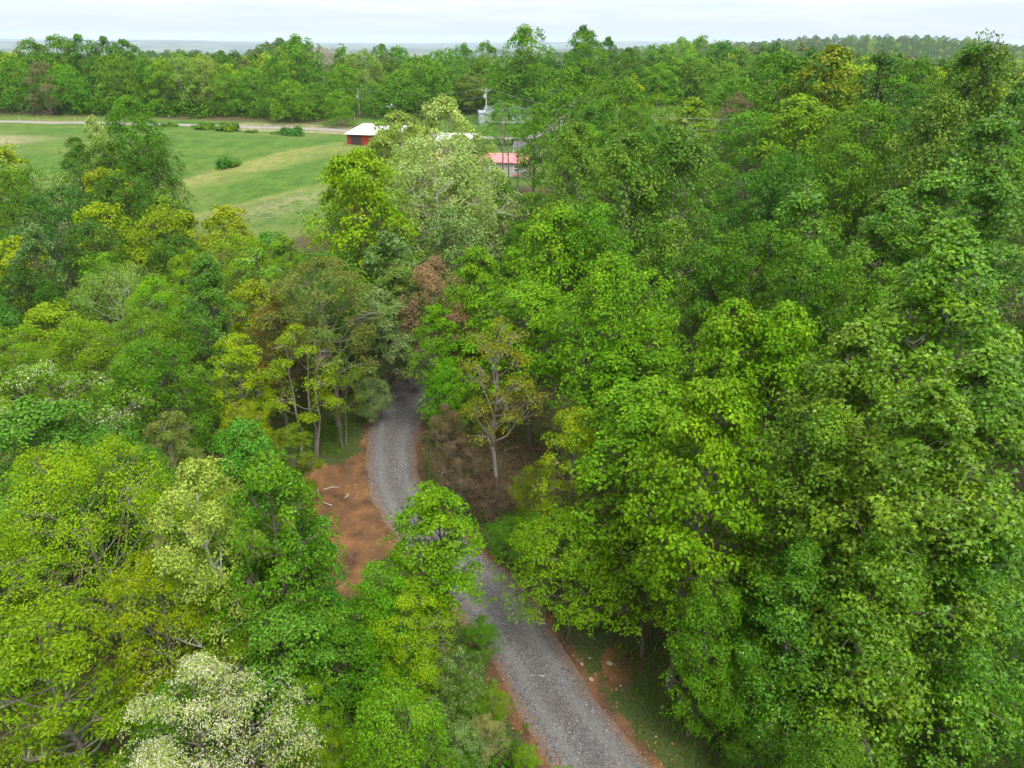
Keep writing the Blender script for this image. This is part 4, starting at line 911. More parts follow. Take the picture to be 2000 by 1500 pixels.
pm = np_mesh('woodland', np.stack([PX, PY, zt(PX, PY) - 0.6], 1), np.array([[0, 1, 2]]), dict(tree_size=sc))
pm2 = bpy.data.meshes.new('woodland'); pm2.vertices.add(len(PX)); pm2.vertices.foreach_set('co', np.stack([PX, PY, zt(PX, PY) - 0.6], 1).astype(np.float32).ravel())
a_ = pm2.attributes.new('tree_size', 'FLOAT', 'POINT'); a_.data.foreach_set('value', sc.astype(np.float32)); pm2.update(); bpy.data.meshes.remove(pm)
wo = tag(obj('woodland', pm2), kind='stuff')
ng = bpy.data.node_groups.new('woodland', 'GeometryNodeTree')
ng.interface.new_socket('Geometry', in_out='INPUT', socket_type='NodeSocketGeometry'); ng.interface.new_socket('Geometry', in_out='OUTPUT', socket_type='NodeSocketGeometry')
nt = ng; gi = N('NodeGroupInput'); go = N('NodeGroupOutput')
m2p = N('GeometryNodeMeshToPoints'); L(gi.outputs[0], m2p.inputs['Mesh'])
ci = N('GeometryNodeCollectionInfo'); ci.inputs['Collection'].default_value = wc; ci.inputs['Separate Children'].default_value = True; ci.inputs['Reset Children'].default_value = True
ip = N('GeometryNodeInstanceOnPoints'); ip.inputs['Pick Instance'].default_value = True
L(m2p.outputs[0], ip.inputs['Points']); L(ci.outputs[0], ip.inputs['Instance'])
ri = N('FunctionNodeRandomValue', data_type='INT'); ri.inputs['Min'].default_value = 0; ri.inputs['Max'].default_value = 5; L(ri.outputs[2], ip.inputs['Instance Index'])
rv = N('FunctionNodeRandomValue', data_type='FLOAT_VECTOR'); rv.inputs['Max'].default_value = (0.06, 0.06, 6.28); L(rv.outputs[0], ip.inputs['Rotation'])
na = N('GeometryNodeInputNamedAttribute', data_type='FLOAT'); na.inputs['Name'].default_value = 'tree_size'; L(na.outputs['Attribute'], ip.inputs['Scale'])
L(ip.outputs[0], go.inputs[0])
md = wo.modifiers.new('instances', 'NODES'); md.node_group = ng
print('WOODLAND', len(PX))
# ------------------------------------------------------------------ undergrowth and grass
def scatter_leaves(name, px_, py_, hmax, per, size, tmpl, m, seed, spread=0.5, up=0.8, rows=None, tint=None):
    rs = np.random.RandomState(seed); n = len(px_) * per; ti = np.repeat(np.arange(len(px_)), per)
    X = px_[ti] + rs.normal(size=n) * spread; Y = py_[ti] + rs.normal(size=n) * spread
    hh = (rs.rand(len(px_)) ** 1.5)[ti] * hmax * (0.35 + 0.65 * rs.rand(n)) + 0.04
    P = np.stack([X, Y, zt(X, Y) + hh], 1)
    Nn = rs.normal(size=(n, 3)) * 0.55 + np.array([0, 0, up]); Dn = rs.normal(size=(n, 3))
    V, F, r_, y_ = build_leaves(P, Nn, Dn, size * (0.6 + 0.8 * rs.rand(n)), tmpl, rs.rand(n), rs.rand(n) * 0.5, rs)
    o = tag(obj(name, np_mesh(name, V, F, dict(leaf_random=r_, young=y_)), m), kind='stuff')
    if tint: o.color = (*tint, 1)
    return o
rs = np.random.RandomState(21)
n = 11000; gy = 11 + 85 * rs.rand(n) ** 1.25; gx = (rs.rand(n) * 2 - 1) * (gy * 0.82 + 10)
dd_ = seg_dist(DRIVE, gx, gy, closed=False); cs_ = sdf(CLAY, gx, gy); ms_ = sdf(MEADOW, gx, gy)
gc = gp(640, 880); vc = gp(1290, 1370)
openg = (np.hypot(gx - gc[0], gy - gc[1]) < 6.0) | (np.hypot((gx - vc[0]) * 1.2, (gy - vc[1]) * 0.55) < 3.6)
brown = gp(960, 960); bz = np.hypot(gx - brown[0], (gy - brown[1]) * 0.7) < 5.5
ok = (dd_ > 3.6) & (cs_ < -0.6) & (ms_ < 2) & ~openg & (vn(gx, gy, 3.0) > 0.30)
scatter_leaves('undergrowth', gx[ok & ~bz], gy[ok & ~bz], 1.7, 9, 0.26, 'simple', LM['green'], 1, 0.5, tint=(.8, .9, .9))
scatter_leaves('brown_undergrowth', gx[ok & bz], gy[ok & bz], 1.2, 16, 0.18, 'simple', LM['russet'], 2, 0.5, tint=(.50, .42, .45))
n = 2000; bx_ = rs.uniform(-190, 30, n); by_ = rs.uniform(219, 236, n); ok = (seg_dist(ROADC, bx_, by_, closed=False) > 13) & ((bx_ < -48) | (by_ > 232)) & (vn(bx_, by_, 6) > 0.25)
scatter_leaves('hedgerow_growth', bx_[ok], by_[ok], 5.0, 22, 0.68, 'simple', LM['green'], 8, 1.1, tint=(.85, .95, .9))
# grass on the verges: narrow upright blades
n = 70000; gy = 13 + 38 * rs.rand(n); gx = (rs.rand(n) * 2 - 1) * 18
dd_ = seg_dist(DRIVE, gx, gy, closed=False); cs_ = sdf(CLAY, gx, gy)
og = (np.hypot(gx - gc[0], gy - gc[1]) < 7.5) | ((dd_ < 8) & (gx > 0))
ok = og & (cs_ < -0.1) & (dd_ > 2.7) & (vn(gx, gy, 1.3) > 0.34) & (rs.rand(n) < sst(2.6, 4.4, dd_) * 0.9 + 0.06)
X = gx[ok]; Y = gy[ok]; k = len(X)
P = np.stack([X, Y, zt(X, Y) - 0.02], 1); Dn = rs.normal(size=(k, 3)) * 0.45 + np.array([0, 0, 1.0]); Nn = rs.normal(size=(k, 3)); Nn[:, 2] *= 0.2
V, F, r_, y_ = build_leaves(P, Nn, Dn, 0.14 + 0.22 * rs.rand(k), 'sliver', rs.rand(k), rs.rand(k), rs)
# keep blades growing along Dn exactly
g_ = tag(obj('grass', np_mesh('grass', V, F, dict(leaf_random=r_, young=y_)), LM['green']), kind='stuff'); g_.color = (.9, 1.0, .8, 1)

# loose stones of the driveway and debris on the clay
def pebbles(name, X, Y, size, m, seed, lift=0.05):
    rs = np.random.RandomState(seed); k = len(X)
    T = np.array([(1, 0, 0), (-.5, .8, 0), (-.5, -.8, 0), (0.1, 0, .7), (0, 0, -.5)]); TR = np.array([(0, 1, 3), (1, 2, 3), (2, 0, 3), (1, 0, 4), (2, 1, 4), (0, 2, 4)])
    a = rs.rand(k) * 6.283; s = size * (0.5 + rs.rand(k)); st = rs.uniform(0.7, 1.5, k)
    x_ = T[None, :, 0] * st[:, None]; y_ = T[None, :, 1] + 0 * x_; z_ = T[None, :, 2] + 0 * x_
    V = np.stack([x_ * np.cos(a)[:, None] - y_ * np.sin(a)[:, None], x_ * np.sin(a)[:, None] + y_ * np.cos(a)[:, None], z_], 2) * s[:, None, None]
    V = V + rs.normal(size=V.shape) * s[:, None, None] * 0.16
    V += np.stack([X, Y, zt(X, Y) + lift], 1)[:, None, :]
    F = (TR[None] + (np.arange(k) * 5)[:, None, None]).reshape(-1, 3)
    return tag(obj(name, np_mesh(name, V.reshape(-1, 3), F, dict(leaf_random=np.repeat(rs.rand(k), 5))), m), kind='stuff')
stm = mat('limestone_chips'); finish(princ(ramp(attr('leaf_random'), [(0, (0.06, 0.058, 0.06)), (0.7, (0.15, 0.147, 0.15)), (1, (0.42, 0.40, 0.39))]), 0.8, 0.3))
i_ = rs.randint(0, len(drive) - 1, 14000); u_ = rs.uniform(-1.10, 1.10, 14000)
t_ = np.gradient(drive, axis=0); t_ /= np.linalg.norm(t_, axis=1)[:, None]; q_ = drive[i_] + np.stack([-t_[i_, 1], t_[i_, 0]], 1) * (u_ * hw[i_])[:, None] + t_[i_] * rs.uniform(-.3, .3, 14000)[:, None]
m_ = (q_[:, 1] > 12) & (q_[:, 1] < 62)
pebbles('driveway_stones', q_[m_, 0], q_[m_, 1], 0.035, stm, 4, lift=0.10)
n = 3500; gy = 15 + 34 * rs.rand(n); gx = (rs.rand(n) * 2 - 1) * 12; dd_ = seg_dist(DRIVE, gx, gy, closed=False); cs_ = sdf(CLAY, gx, gy)
ok = (cs_ > 0) & (dd_ > 2) | ((dd_ > 2.2) & (dd_ < 3.8))
clm = mat('clay_clods'); finish(princ(ramp(attr('leaf_random'), [(0, (0.16, 0.075, 0.035)), (0.9, (0.36, 0.18, 0.085)), (1, (0.6, 0.55, 0.47))]), 0.95, 0.1))
pebbles('clay_clods', gx[ok], gy[ok], 0.06, clm, 5, lift=0.02)

# sticks lying on the clay: each one a thing
def stick(px, py, ln, ang, label, r=0.035):
    p = gp(px, py); b = MB(); c, s = math.cos(ang), math.sin(ang); k = rng.uniform(-.15, .15)
    b.tube([(-ln / 2 * c, -ln / 2 * s, 0.06), (k * s, -k * c, 0.10), (ln / 2 * c, ln / 2 * s, 0.06)], [r, r * 0.85, r * 0.5], 6)
    b.tube([(k * s, -k * c, 0.10), (ln * .2 * c - ln * .22 * s, ln * .2 * s + ln * .22 * c, 0.12)], [r * 0.5, r * 0.25], 5)
    o = b.build('fallen_branch', BM['dead'], loc=(p[0], p[1], p[2])); tag(o, label, 'branch', 'pale broken branches on bare clay')
stick(622, 962, 1.0, 1.9, 'curved pale branch lying on the top left of the clay clearing')
stick(648, 955, 1.1, 0.3, 'pale branch lying just right of the curved one on the clay')
stick(677, 970, 0.6, 1.2, 'short white branch near the middle of the clay clearing')
stick(640, 985, 0.8, 2.6, 'low pale branch below the others on the clay')
stick(1058, 1325, 0.7, -0.4, 'small pale curved branch lying on the near gravel')
def rock(px, py, s, label):
    p = gp(px, py); b = MB(); s = s * 0.65
    rs_ = np.random.RandomState(int(px)); n_ = 8
    rings = [(0.0, -0.4), (0.85, -0.3), (1.0, 0.1), (0.6, 0.5), (0.0, 0.62)]
    vs = []; 
    for r_, z_ in rings:
        for k_ in range(n_): 
            a = 6.283 * k_ / n_; q = r_ * (0.75 + 0.5 * rs_.rand()); vs.append((q * math.cos(a) * s * 1.4, q * math.sin(a) * s, z_ * s * (0.8 + 0.3 * rs_.rand())))
    fs = [(i * n_ + k_, i * n_ + (k_ + 1) % n_, (i + 1) * n_ + (k_ + 1) % n_, (i + 1) * n_ + k_) for i in range(4) for k_ in range(n_)]
    b.add(vs, fs); o = b.build('rock', STONE, loc=(p[0], p[1], p[2] + 0.05), smooth=False); tag(o, label, 'rock', 'pale rocks along the driveway edge'); o.rotation_euler[2] = px
STONE = plain('pale_stone', (0.30, 0.25, 0.20), 0.9, 0.2, var=0.25)
rock(1062, 1219, 0.17, 'pale rock on the right edge of the driveway under the bright maple')
rock(1190, 1297, 0.20, 'upright pale rock in the verge grass')
rock(1136, 1298, 0.13, 'small pale rock at the gravel edge left of the upright one')
rock(1155, 1328, 0.16, 'flat pinkish rock on the clay strip beside the gravel')
rock(938, 1262, 0.15, 'white rock on the left bank of the driveway')

# ------------------------------------------------------------------ dead thickets
def thicket(px, py, wd, ht, n_, label):
    p = gp(px, py); rs_ = np.random.RandomState(int(px)); b = MB()
    for i in range(n_):
        a = rs_.rand() * 6.283; q = rs_.rand() ** .5 * wd; bx, by = q * math.cos(a), q * math.sin(a); h = ht * (0.6 + 0.4 * rs_.rand())
        le = rs_.normal(size=2) * 0.18 * h
        b.tube([(bx, by, -0.2), (bx + le[0] * .4, by + le[1] * .4, h * .5), (bx + le[0], by + le[1], h)], [0.05, 0.035, 0.012], 4, cap=False)
        for _ in range(4):
            t = rs_.uniform(.35, .9); e = rs_.normal(size=3) * 0.35 * wd * 0.5
            s_ = (bx + le[0] * t, by + le[1] * t, h * t); b.tube([s_, (s_[0] + e[0], s_[1] + e[1], s_[2] + abs(e[2]) + .5)], [0.022, 0.008], 3, cap=False)
    o = b.build('dead_thicket', BM['dead'], loc=tuple(p)); tag(o, label, 'thicket', 'leafless grey thickets'); return o
thicket(165, 560, 4.5, 9.0, 60, 'patch of leafless grey stems in front of the dark left cluster')
thicket(215, 545, 3.0, 8.0, 36, 'smaller leafless grey patch behind the mustard yellow tree')
thicket(168, 800, 1.8, 5.5, 46, 'purplish tangle of dead vines left of the domed green tree')
thicket(1415, 420, 3.0, 8, 30, 'grey leafless stems among the right background trees')

# thin bare snags by the grey house
def snag(px, py, h, label):
    p = gp(px, py); rs_ = np.random.RandomState(int(px)); e = empty('bare_tree', tuple(p)); tag(e, label, 'tree')
    b = MB(); b.tube([(0, 0, -.3), (0.1, 0, h * .4), (-0.05, 0.1, h * .75), (0.05, 0, h)], [0.16, 0.12, 0.08, 0.02], 7); b.build('trunk', BM['grey'], e)
    b = MB()
    for i in range(16):
        t = rs_.uniform(.35, .95); a = rs_.rand() * 6.28; l_ = (1.1 - t) * h * .28
        b.tube([(0, 0, h * t), (math.cos(a) * l_ * .5, math.sin(a) * l_ * .5, h * t + l_ * .4), (math.cos(a) * l_, math.sin(a) * l_, h * t + l_)], [0.045, 0.03, 0.01], 4, cap=False)
    b.build('limbs', BM['grey'], e)
snag(981, 375, 14.5, 'thin bare trunk standing in front of the red roofed grey house')
snag(992, 372, 9.5, 'shorter bare sapling just right of the thin bare trunk')
snag(1010, 370, 9.0, 'bare twig topped sapling before the window of the grey house')

# ------------------------------------------------------------------ roadside shrubs
def shrub(px, py, r, h, kind, label):
    p = gp(px, py); e = empty('roadside_shrub', (p[0], p[1], p[2] - 0.05)); res = SHR[kind]
    e.scale = (r, r, h); e.rotation_euler[2] = rng.uniform(0, 6); tag(e, label, 'shrub', 'shrubs along the meadow and road')
    o = obj('foliage', res['crown'], None, e); o['kind'] = 'stuff'; obj('stems', res['limbs'], None, e)
SHR = {}
for k_, mt in (('g', 'green'), ('d', 'teal'), ('l', 'lime')):
    res, _, _ = make_tree(77 + len(SHR), 1.0, 1.0, cb=0.0, lobes=12, tufts=22, lpt=6, leaf=0.16, tmpl='simple', tuft_r=0.16, lobe_r=0.42, twigs=3)
    for nm in ('crown', 'limbs'): res[nm].materials.append(LM[mt] if nm == 'crown' else BM['dark'])
    SHR[k_] = res
shrub(333, 247, 2.0, 1.3, 'g', 'low leafy shrub at the meadow edge of the road, farthest left')
shrub(386, 250, 1.4, 1.0, 'g', 'tiny shrub between the two larger roadside ones')
shrub(402, 252, 2.6, 2.0, 'g', 'rounded roadside shrub, larger of the left pair')
shrub(446, 255, 3.0, 2.4, 'g', 'widest green shrub on the bank below the road')
shrub(428, 254, 1.2, 1.0, 'g', 'small shrub hugging the widest one on its left')
shrub(573, 265, 2.4, 3.0, 'd', 'upright grey green shrub on the bank near the red barn')
shrub(490, 259, 1.6, 1.0, 'g', 'low weeds clump between the widest and the upright shrub')
shrub(540, 262, 1.4, 0.9, 'g', 'low clump just left of the upright grey green shrub')
shrub(443, 325, 2.0, 2.4, 'd', 'lone dark round shrub in the middle of the meadow')
shrub(455, 324, 1.3, 1.2, 'g', 'small low shrub touching the lone dark one in the meadow')

# ------------------------------------------------------------------ buildings
WH_ROOF = plain('white_metal_roof', (0.60, 0.61, 0.62), 0.35, 0.5, var=0.05, sc=1.0)
RED_W = plain('red_barn_boards', (0.24, 0.035, 0.02), 0.8, 0.2, var=0.3)
PINK_R = plain('faded_red_roof', (0.50, 0.175, 0.175), 0.5, 0.4, var=0.12, sc=1.5)
SIDING = plain('grey_siding', (0.40, 0.39, 0.36), 0.7, 0.3, var=0.06)
TRIM = plain('white_trim', (0.80, 0.80, 0.80), 0.5, 0.4, var=0.03)
DGREY = plain('dark_shingles', (0.10, 0.10, 0.11), 0.85, 0.2, var=0.25)
BLUEG = plain('blue_grey_metal', (0.30, 0.34, 0.40), 0.45, 0.4, var=0.08)
DARKW = plain('dark_brown_wall', (0.05, 0.035, 0.03), 0.8, 0.2, var=0.3)
RUST = plain('weathered_red_paint', (0.42, 0.06, 0.05), 0.6, 0.3, var=0.2)
GLS = mat('window_glass'); finish(princ((0.045, 0.055, 0.065), 0.06, 0.8))
def gable(e, w_, d_, eave, ridge, roofm, wallm, over=0.4, hip=0.0, ribs=0, wname='wall'):
    """walls butt below a roof with real thickness; ridge runs along x"""
    a, b = w_ / 2, d_ / 2
    for sx_, nm in ((0, -1), (0, 1)):
        m = MB(); m.box((0, nm * (b - 0.09), eave / 2), (w_, 0.18, eave)); m.build(wname, wallm, e)
    for sg in (-1, 1):
        m = MB(); x0, x1 = sg * (a - 0.003), sg * (a - 0.18); bb = b - 0.182
        if hip: top = [(x0, -bb, eave), (x0, bb, eave)]
        vs = [(x0, -bb, 0), (x0, bb, 0), (x0, bb, eave), (x0, 0, eave if hip else ridge - 0.05), (x0, -bb, eave)]
        vs += [(x1, v[1], v[2]) for v in vs]
        m.add(vs, [(0, 1, 2, 3, 4), (9, 8, 7, 6, 5)] + [(i, (i + 1) % 5, 5 + (i + 1) % 5, 5 + i) for i in range(5)]); m.build(wname, wallm, e)
    ao, bo = a + over, b + over; zo = eave - over * (ridge - eave) / b * 0.5; hx_ = hip
    rf = MB(); T = 0.12
    top = [(-ao, -bo, zo), (ao, -bo, zo), (ao - hx_, 0, ridge), (-ao + hx_, 0, ridge), (ao, bo, zo), (-ao, bo, zo)]
    low = [(v[0], v[1], v[2] - T) for v in top]
    rf.add([(v[0], v[1], v[2] + 0.03) for v in top] + [(v[0], v[1], v[2] + 0.03) for v in low],
           [(0, 1, 2, 3), (3, 2, 4, 5), (9, 8, 7, 6), (11, 10, 8, 9), (0, 6, 7, 1), (4, 10, 11, 5)] + ([(1, 7, 8, 10, 4, 2), (0, 3, 5, 11, 9, 6)] if not hip else [(1, 4, 2), (1, 7, 10, 4), (7, 8, 10), (0, 3, 5), (0, 5, 11, 6), (6, 11, 9)]))
    ro = rf.build('roof', roofm, e)
    if ribs:
        for sg in (-1, 1):
            for i in range(ribs):
                xx = -ao + (i + 0.5) * 2 * ao / ribs; f = min(1.0, (ao - abs(xx)) / hx_) if hx_ else 1.0
                m = MB(); p0 = np.array((xx, sg * bo, zo + 0.05)); p1 = np.array((xx, sg * bo * (1 - f), zo + (ridge - zo) * f + 0.05)); m.tube([p0, p1], 0.035, 4)
                m.build('roof_rib', roofm, ro)
    return ro
def window(e, cx_, cy_, cz_, w_, h_, face=-1, panes=2):
    fr = MB(); t = 0.10
    for dx, dz, ww, hh in ((0, h_ / 2 + t / 2, w_ + 2 * t, t), (0, -h_ / 2 - t / 2, w_ + 2 * t, t), (-w_ / 2 - t / 2, 0, t, h_), (w_ / 2 + t / 2, 0, t, h_), (0, 0, w_, 0.06)):
        fr.box((cx_ + dx, cy_ + face * 0.04, cz_ + dz), (ww, 0.08, hh))
    f = fr.build('window', TRIM, e)
    for s_ in (-1, 1):
        g = MB(); g.box((cx_, cy_ + face * 0.015, cz_ + s_ * (h_ / 4 + 0.015)), (w_ - 0.004, 0.02, h_ / 2 - 0.034)); g.build('pane', GLS, f)
# red barn with white roof
p = gp(712, 285); e = empty('red_barn', (p[0] + 0.2, p[1] + 4, p[2] - .1), R(-12)); tag(e, 'red barn with a bright white metal roof beside the meadow', 'barn')
gable(e, 7.2, 6.6, 2.5, 4.3, WH_ROOF, RED_W, hip=3.0, ribs=14)
m = MB(); m.box((-1.5, -3.35, 1.1), (2.4, 0.08, 2.2)); m.build('barn_door', DARKW, e)
p = gp(765, 282); e = empty('red_shed', (p[0] + 1, p[1] + 2, p[2] - .1), R(20)); tag(e, 'smaller red shed half hidden behind pale leaves right of the barn', 'shed')
gable(e, 6.5, 5, 2.6, 3.8, WH_ROOF, RED_W, ribs=8)
# white roofed outbuilding
p = gp(892, 312); e = empty('outbuilding', (p[0], p[1] + 4, p[2] - .1), R(-8)); tag(e, 'white roofed outbuilding glimpsed through the pale sycamore', 'outbuilding')
gable(e, 7.5, 7, 2.8, 4.6, WH_ROOF, SIDING, ribs=12)
# grey house with red roof
p = gp(1005, 345); hp = p
e = empty('grey_house', (p[0] - 6.3, p[1] + 2.6, p[2] - .1), R(-6)); tag(e, 'long grey sided house with a faded red metal roof and white framed window', 'house')
ro = gable(e, 17.5, 5.2, 2.75, 3.9, PINK_R, SIDING, over=0.35, ribs=34)
for i in range(10):
    m = MB(); m.box((0, -2.615, 0.30 + i * 0.25), (17.4, 0.03, 0.035)); m.build('siding_board', SIDING, e)
for wx in (7.0, 2.6, -1.8, -6.2): window(e, wx, -2.6, 1.65, 0.95, 1.15)
m = MB(); m.box((0.3, -2.66, 1.05), (0.95, 0.08, 2.05)); d_ = m.build('door', RUST, e)
m = MB(); m.box((7.0, -3.1, 0.55), (1.5, 0.5, 0.12)); m.build('window_box', RUST, e)
m = MB(); m.box((-4.2, 0.4, 3.95), (0.5, 0.5, 0.9)); m.build('chimney', DGREY, ro)
p = gp(1022, 312); e = empty('carport', (p[0] + 1.0, p[1] + 3, p[2] - .1), R(-6)); tag(e, 'open carport with a dark grey gable roof behind the red roofed house', 'carport')
m = MB(); m.add([(-3, -2.5, 2.3), (3, -2.5, 2.3), (3, 0, 3.4), (-3, 0, 3.4), (3, 2.5, 2.3), (-3, 2.5, 2.3), (-3, -2.5, 2.18), (3, -2.5, 2.18), (3, 0, 3.28), (-3, 0, 3.28), (3, 2.5, 2.18), (-3, 2.5, 2.18)],
      [(0, 1, 2, 3), (3, 2, 4, 5), (9, 8, 7, 6), (11, 10, 8, 9), (0, 6, 7, 1), (4, 10, 11, 5), (1, 7, 8, 10, 4, 2), (0, 3, 5, 11, 9, 6)]); m.build('roof', DGREY, e)
for sx_ in (-2.8, 2.8):
    for sy_ in (-2.3, 2.3): m = MB(); m.box((sx_, sy_, 1.12), (0.12, 0.12, 2.24)); m.build('post', TRIM, e)
# low white roofed trailer behind the golden tree
p = gp(745, 372); e = empty('white_trailer', (p[0], p[1] + 2, p[2] - .1), R(4)); tag(e, 'white roofed trailer with a maroon stripe glimpsed between the trees', 'trailer')
m = MB(); m.box((0, 0, 1.35), (9, 2.5, 2.0)); m.build('body', TRIM, e)
m = MB(); m.box((0, 0, 2.40), (9.2, 2.7, 0.10)); m.build('roof', WH_ROOF, e)
m = MB(); m.box((0, -1.265, 1.9), (8.9, 0.03, 0.22)); m.build('stripe', RUST, e)
for sx_ in (-1.2, 0, 1.2):
    for sy_ in (-1.1, 1.1): m = MB(); m.tube([(sx_, sy_ - .1, 0.36), (sx_, sy_ + .1, 0.36)], 0.36, 12); m.build('wheel', DARKW, e)
# blue grey shed and house by the pole
p = gp(947, 246); e = empty('metal_shed', (p[0] - .9, p[1] + 2.8, p[2] - .1), R(8)); tag(e, 'pale blue grey metal shed directly behind the tall utility pole', 'shed')
gable(e, 2.0, 4.5, 3.5, 4.0, BLUEG, BLUEG, over=0.12, ribs=4)
m = MB(); m.box((0, -2.285, 1.4), (1.3, 0.06, 2.8)); m.build('roller_door', SIDING, e)
p = gp(990, 242); e = empty('low_house', (p[0] + .5, p[1] + 5, p[2] - .1), R(-4)); tag(e, 'low house with a blue grey roof behind leaves right of the metal shed', 'house')
ro = gable(e, 13, 8, 2.6, 4.6, BLUEG, TRIM, ribs=18); m = MB(); m.box((-1, 1.2, 5.0), (0.8, 0.8, 1.6)); m.build('chimney', STONE, ro)
for wx in (-4, 0.5, 4.5): window(e, wx, -4.0, 1.5, 1.2, 1.2)
# dark house with deck
p = gp(1076, 212); e = empty('dark_house', (p[0] + 3, p[1] + 7, p[2] - .1), R(-14)); tag(e, 'dark brown house with a railed deck in the shade of large trees', 'house')
gable(e, 15, 8, 3.2, 5.4, DGREY, DARKW, ribs=0)
for wx in (-5, -1.5, 5): window(e, wx, -4.0, 1.9, 1.2, 1.3)
m = MB(); m.box((0, -5.6, 0.9), (13, 3.1, 0.14)); dk = m.build('deck', SIDING, e)
for i in range(9): m = MB(); m.box((-6.4 + i * 1.6, -7.1, 0.98), (0.10, 0.10, 1.9)); m.build('deck_post', TRIM, dk)
m = MB(); m.box((0, -7.1, 1.98), (13, 0.12, 0.08)); m.build('hand_rail', TRIM, dk)
p = gp(1082, 222)
for i, (dx, dy, s) in enumerate(((0, 0, .7), (1.3, .4, .55), (-1.1, .3, .6), (.5, -.8, .5), (.4, .3, .9))):
    b = MB(); rs_ = np.random.RandomState(i)
    vs = [((math.cos(a) * s * q * (.8 + .4 * rs_.rand())), math.sin(a) * s * q * (.8 + .4 * rs_.rand()), z_ * s) for q, z_ in ((1, 0), (1.05, .4), (.6, .8), (.05, .9)) for a in np.arange(7) * 0.8976]
    b.add(vs, [(r_ * 7 + k_, r_ * 7 + (k_ + 1) % 7, r_ * 7 + 7 + (k_ + 1) % 7, r_ * 7 + 7 + k_) for r_ in range(3) for k_ in range(7)])
    z0 = 0.55 if i == 4 else -0.1
    o = b.build('boulder', STONE, loc=(p[0] + dx, p[1] + dy, p[2] + z0)); tag(o, ['pale boulder in the middle of the heap below the dark house', 'boulder at the right of the heap below the dark house', 'boulder at the left of the heap below the dark house', 'front boulder of the heap below the dark house', 'boulder lying on top of the heap below the dark house'][i], 'boulder', 'boulders heaped below the dark house')

# ------------------------------------------------------------------ vehicles, bin, posts
def vehicle(name, px, py, rz, col, label, cat, pickup=False):
    p = gp(px, py); e = empty(name, (p[0], p[1], p[2]), rz); tag(e, label, cat)
    cm = plain(name + '_paint', col, 0.25, 0.6, var=0.03); dk = DARKW
    side = [(-2.2, .35), (2.2, .35), (2.25, .75), (1.95, .98), (1.0, 1.05), (.35, 1.52), (-.75, 1.56), (-1.0 if pickup else -1.7, 1.10 if pickup else 1.3), (-1.0 if pickup else -1.9, 1.02), (-2.2, 1.0)]
    b = MB(); n_ = len(side)
    vs = [(x_, -.86 if z_ < 1.2 else -.68, z_) for x_, z_ in side] + [(x_, .86 if z_ < 1.2 else .68, z_) for x_, z_ in side]
    b.add(vs, [tuple(range(n_)), tuple(range(2 * n_ - 1, n_ - 1, -1))] + [((i + 1) % n_, i, n_ + i, n_ + (i + 1) % n_) for i in range(n_)]); b.build('body', cm, e)
    for sg in (-1, 1):
        g = MB(); g.add([(-.80, sg * .70, 1.5), (.30, sg * .70, 1.47), (.80, sg * .865, 1.1), (-.95, sg * .865, 1.1), (-.80, sg * .66, 1.5), (.30, sg * .66, 1.47), (.80, sg * .80, 1.1), (-.95, sg * .80, 1.1)],
                       [(0, 1, 2, 3), (7, 6, 5, 4), (0, 4, 5, 1), (1, 5, 6, 2), (2, 6, 7, 3), (3, 7, 4, 0)]); g.build('side_window', GLS, e)
        for x_ in (-1.4, 1.4):
            t = MB(); t.tube([(x_, sg * .70, .34), (x_, sg * .92, .34)], .34, 14); w_ = t.build('wheel', dk, e)
            t = MB(); t.tube([(x_, sg * .90, .34), (x_, sg * .935, .34)], .19, 10); t.build('rim', TRIM, w_)
        l_ = MB(); l_.box((2.235, sg * .62, .72), (.06, .30, .14)); l_.build('headlight', TRIM, e)
    g = MB(); g.add([(.40, -.60, 1.50), (.40, .60, 1.50), (.98, .74, 1.08), (.98, -.74, 1.08), (.36, -.60, 1.46), (.36, .60, 1.46), (.94, .74, 1.02), (.94, -.74, 1.02)],
                     [(0, 3, 2, 1), (4, 5, 6, 7), (0, 1, 5, 4), (2, 3, 7, 6), (1, 2, 6, 5), (3, 0, 4, 7)]); g.build('windscreen', GLS, e)
vehicle('parked_pickup', 738, 216, R(195), (0.20, 0.012, 0.02), 'dark red pickup parked under the trees behind the lawn', 'pickup', True)
vehicle('parked_car', 757, 212, R(170), (0.75, 0.75, 0.76), 'white car parked just behind the dark red pickup', 'car')
p = gp(1006, 283); e = empty('waste_bin', tuple(p), R(10)); tag(e, 'black wheeled rubbish bin at the roadside', 'bin')
b = MB(); b.add([(-.55, -.4, .1), (.55, -.4, .1), (.55, .4, .1), (-.55, .4, .1), (-.75, -.55, 1.2), (.75, -.55, 1.2), (.75, .55, 1.2), (-.75, .55, 1.2)], [(3, 2, 1, 0), (4, 5, 6, 7), (0, 1, 5, 4), (1, 2, 6, 5), (2, 3, 7, 6), (3, 0, 4, 7)]); b.build('tub', plain('black_plastic', (0.02, 0.02, 0.022), 0.5, 0.4), e)
b = MB(); b.box((0, 0, 1.25), (1.6, 1.2, .08)); b.build('lid', plain('black_lid', (0.03, 0.03, 0.033), 0.45, 0.4), e)
for sx_ in (-.45, .45): b = MB(); b.tube([(sx_, -.48, .15), (sx_, -.36, .15)], .15, 10); b.build('wheel', DARKW, e)
p = gp(1003, 296); e = empty('mailbox', tuple(p)); tag(e, 'white mailbox on a white post in the small lawn beside the house', 'mailbox')
b = MB(); b.box((0, 0, .6), (.14, .14, 1.2)); b.build('post', TRIM, e); b = MB(); b.box((0, 0, 1.33), (.3, .5, .26)); b.tube([(0, -.25, 1.46), (0, .25, 1.46)], .15, 10); b.build('box', TRIM, e)
WOODP = plain('weathered_pole_wood', (0.40, 0.37, 0.33), 0.85, 0.2, var=0.2)
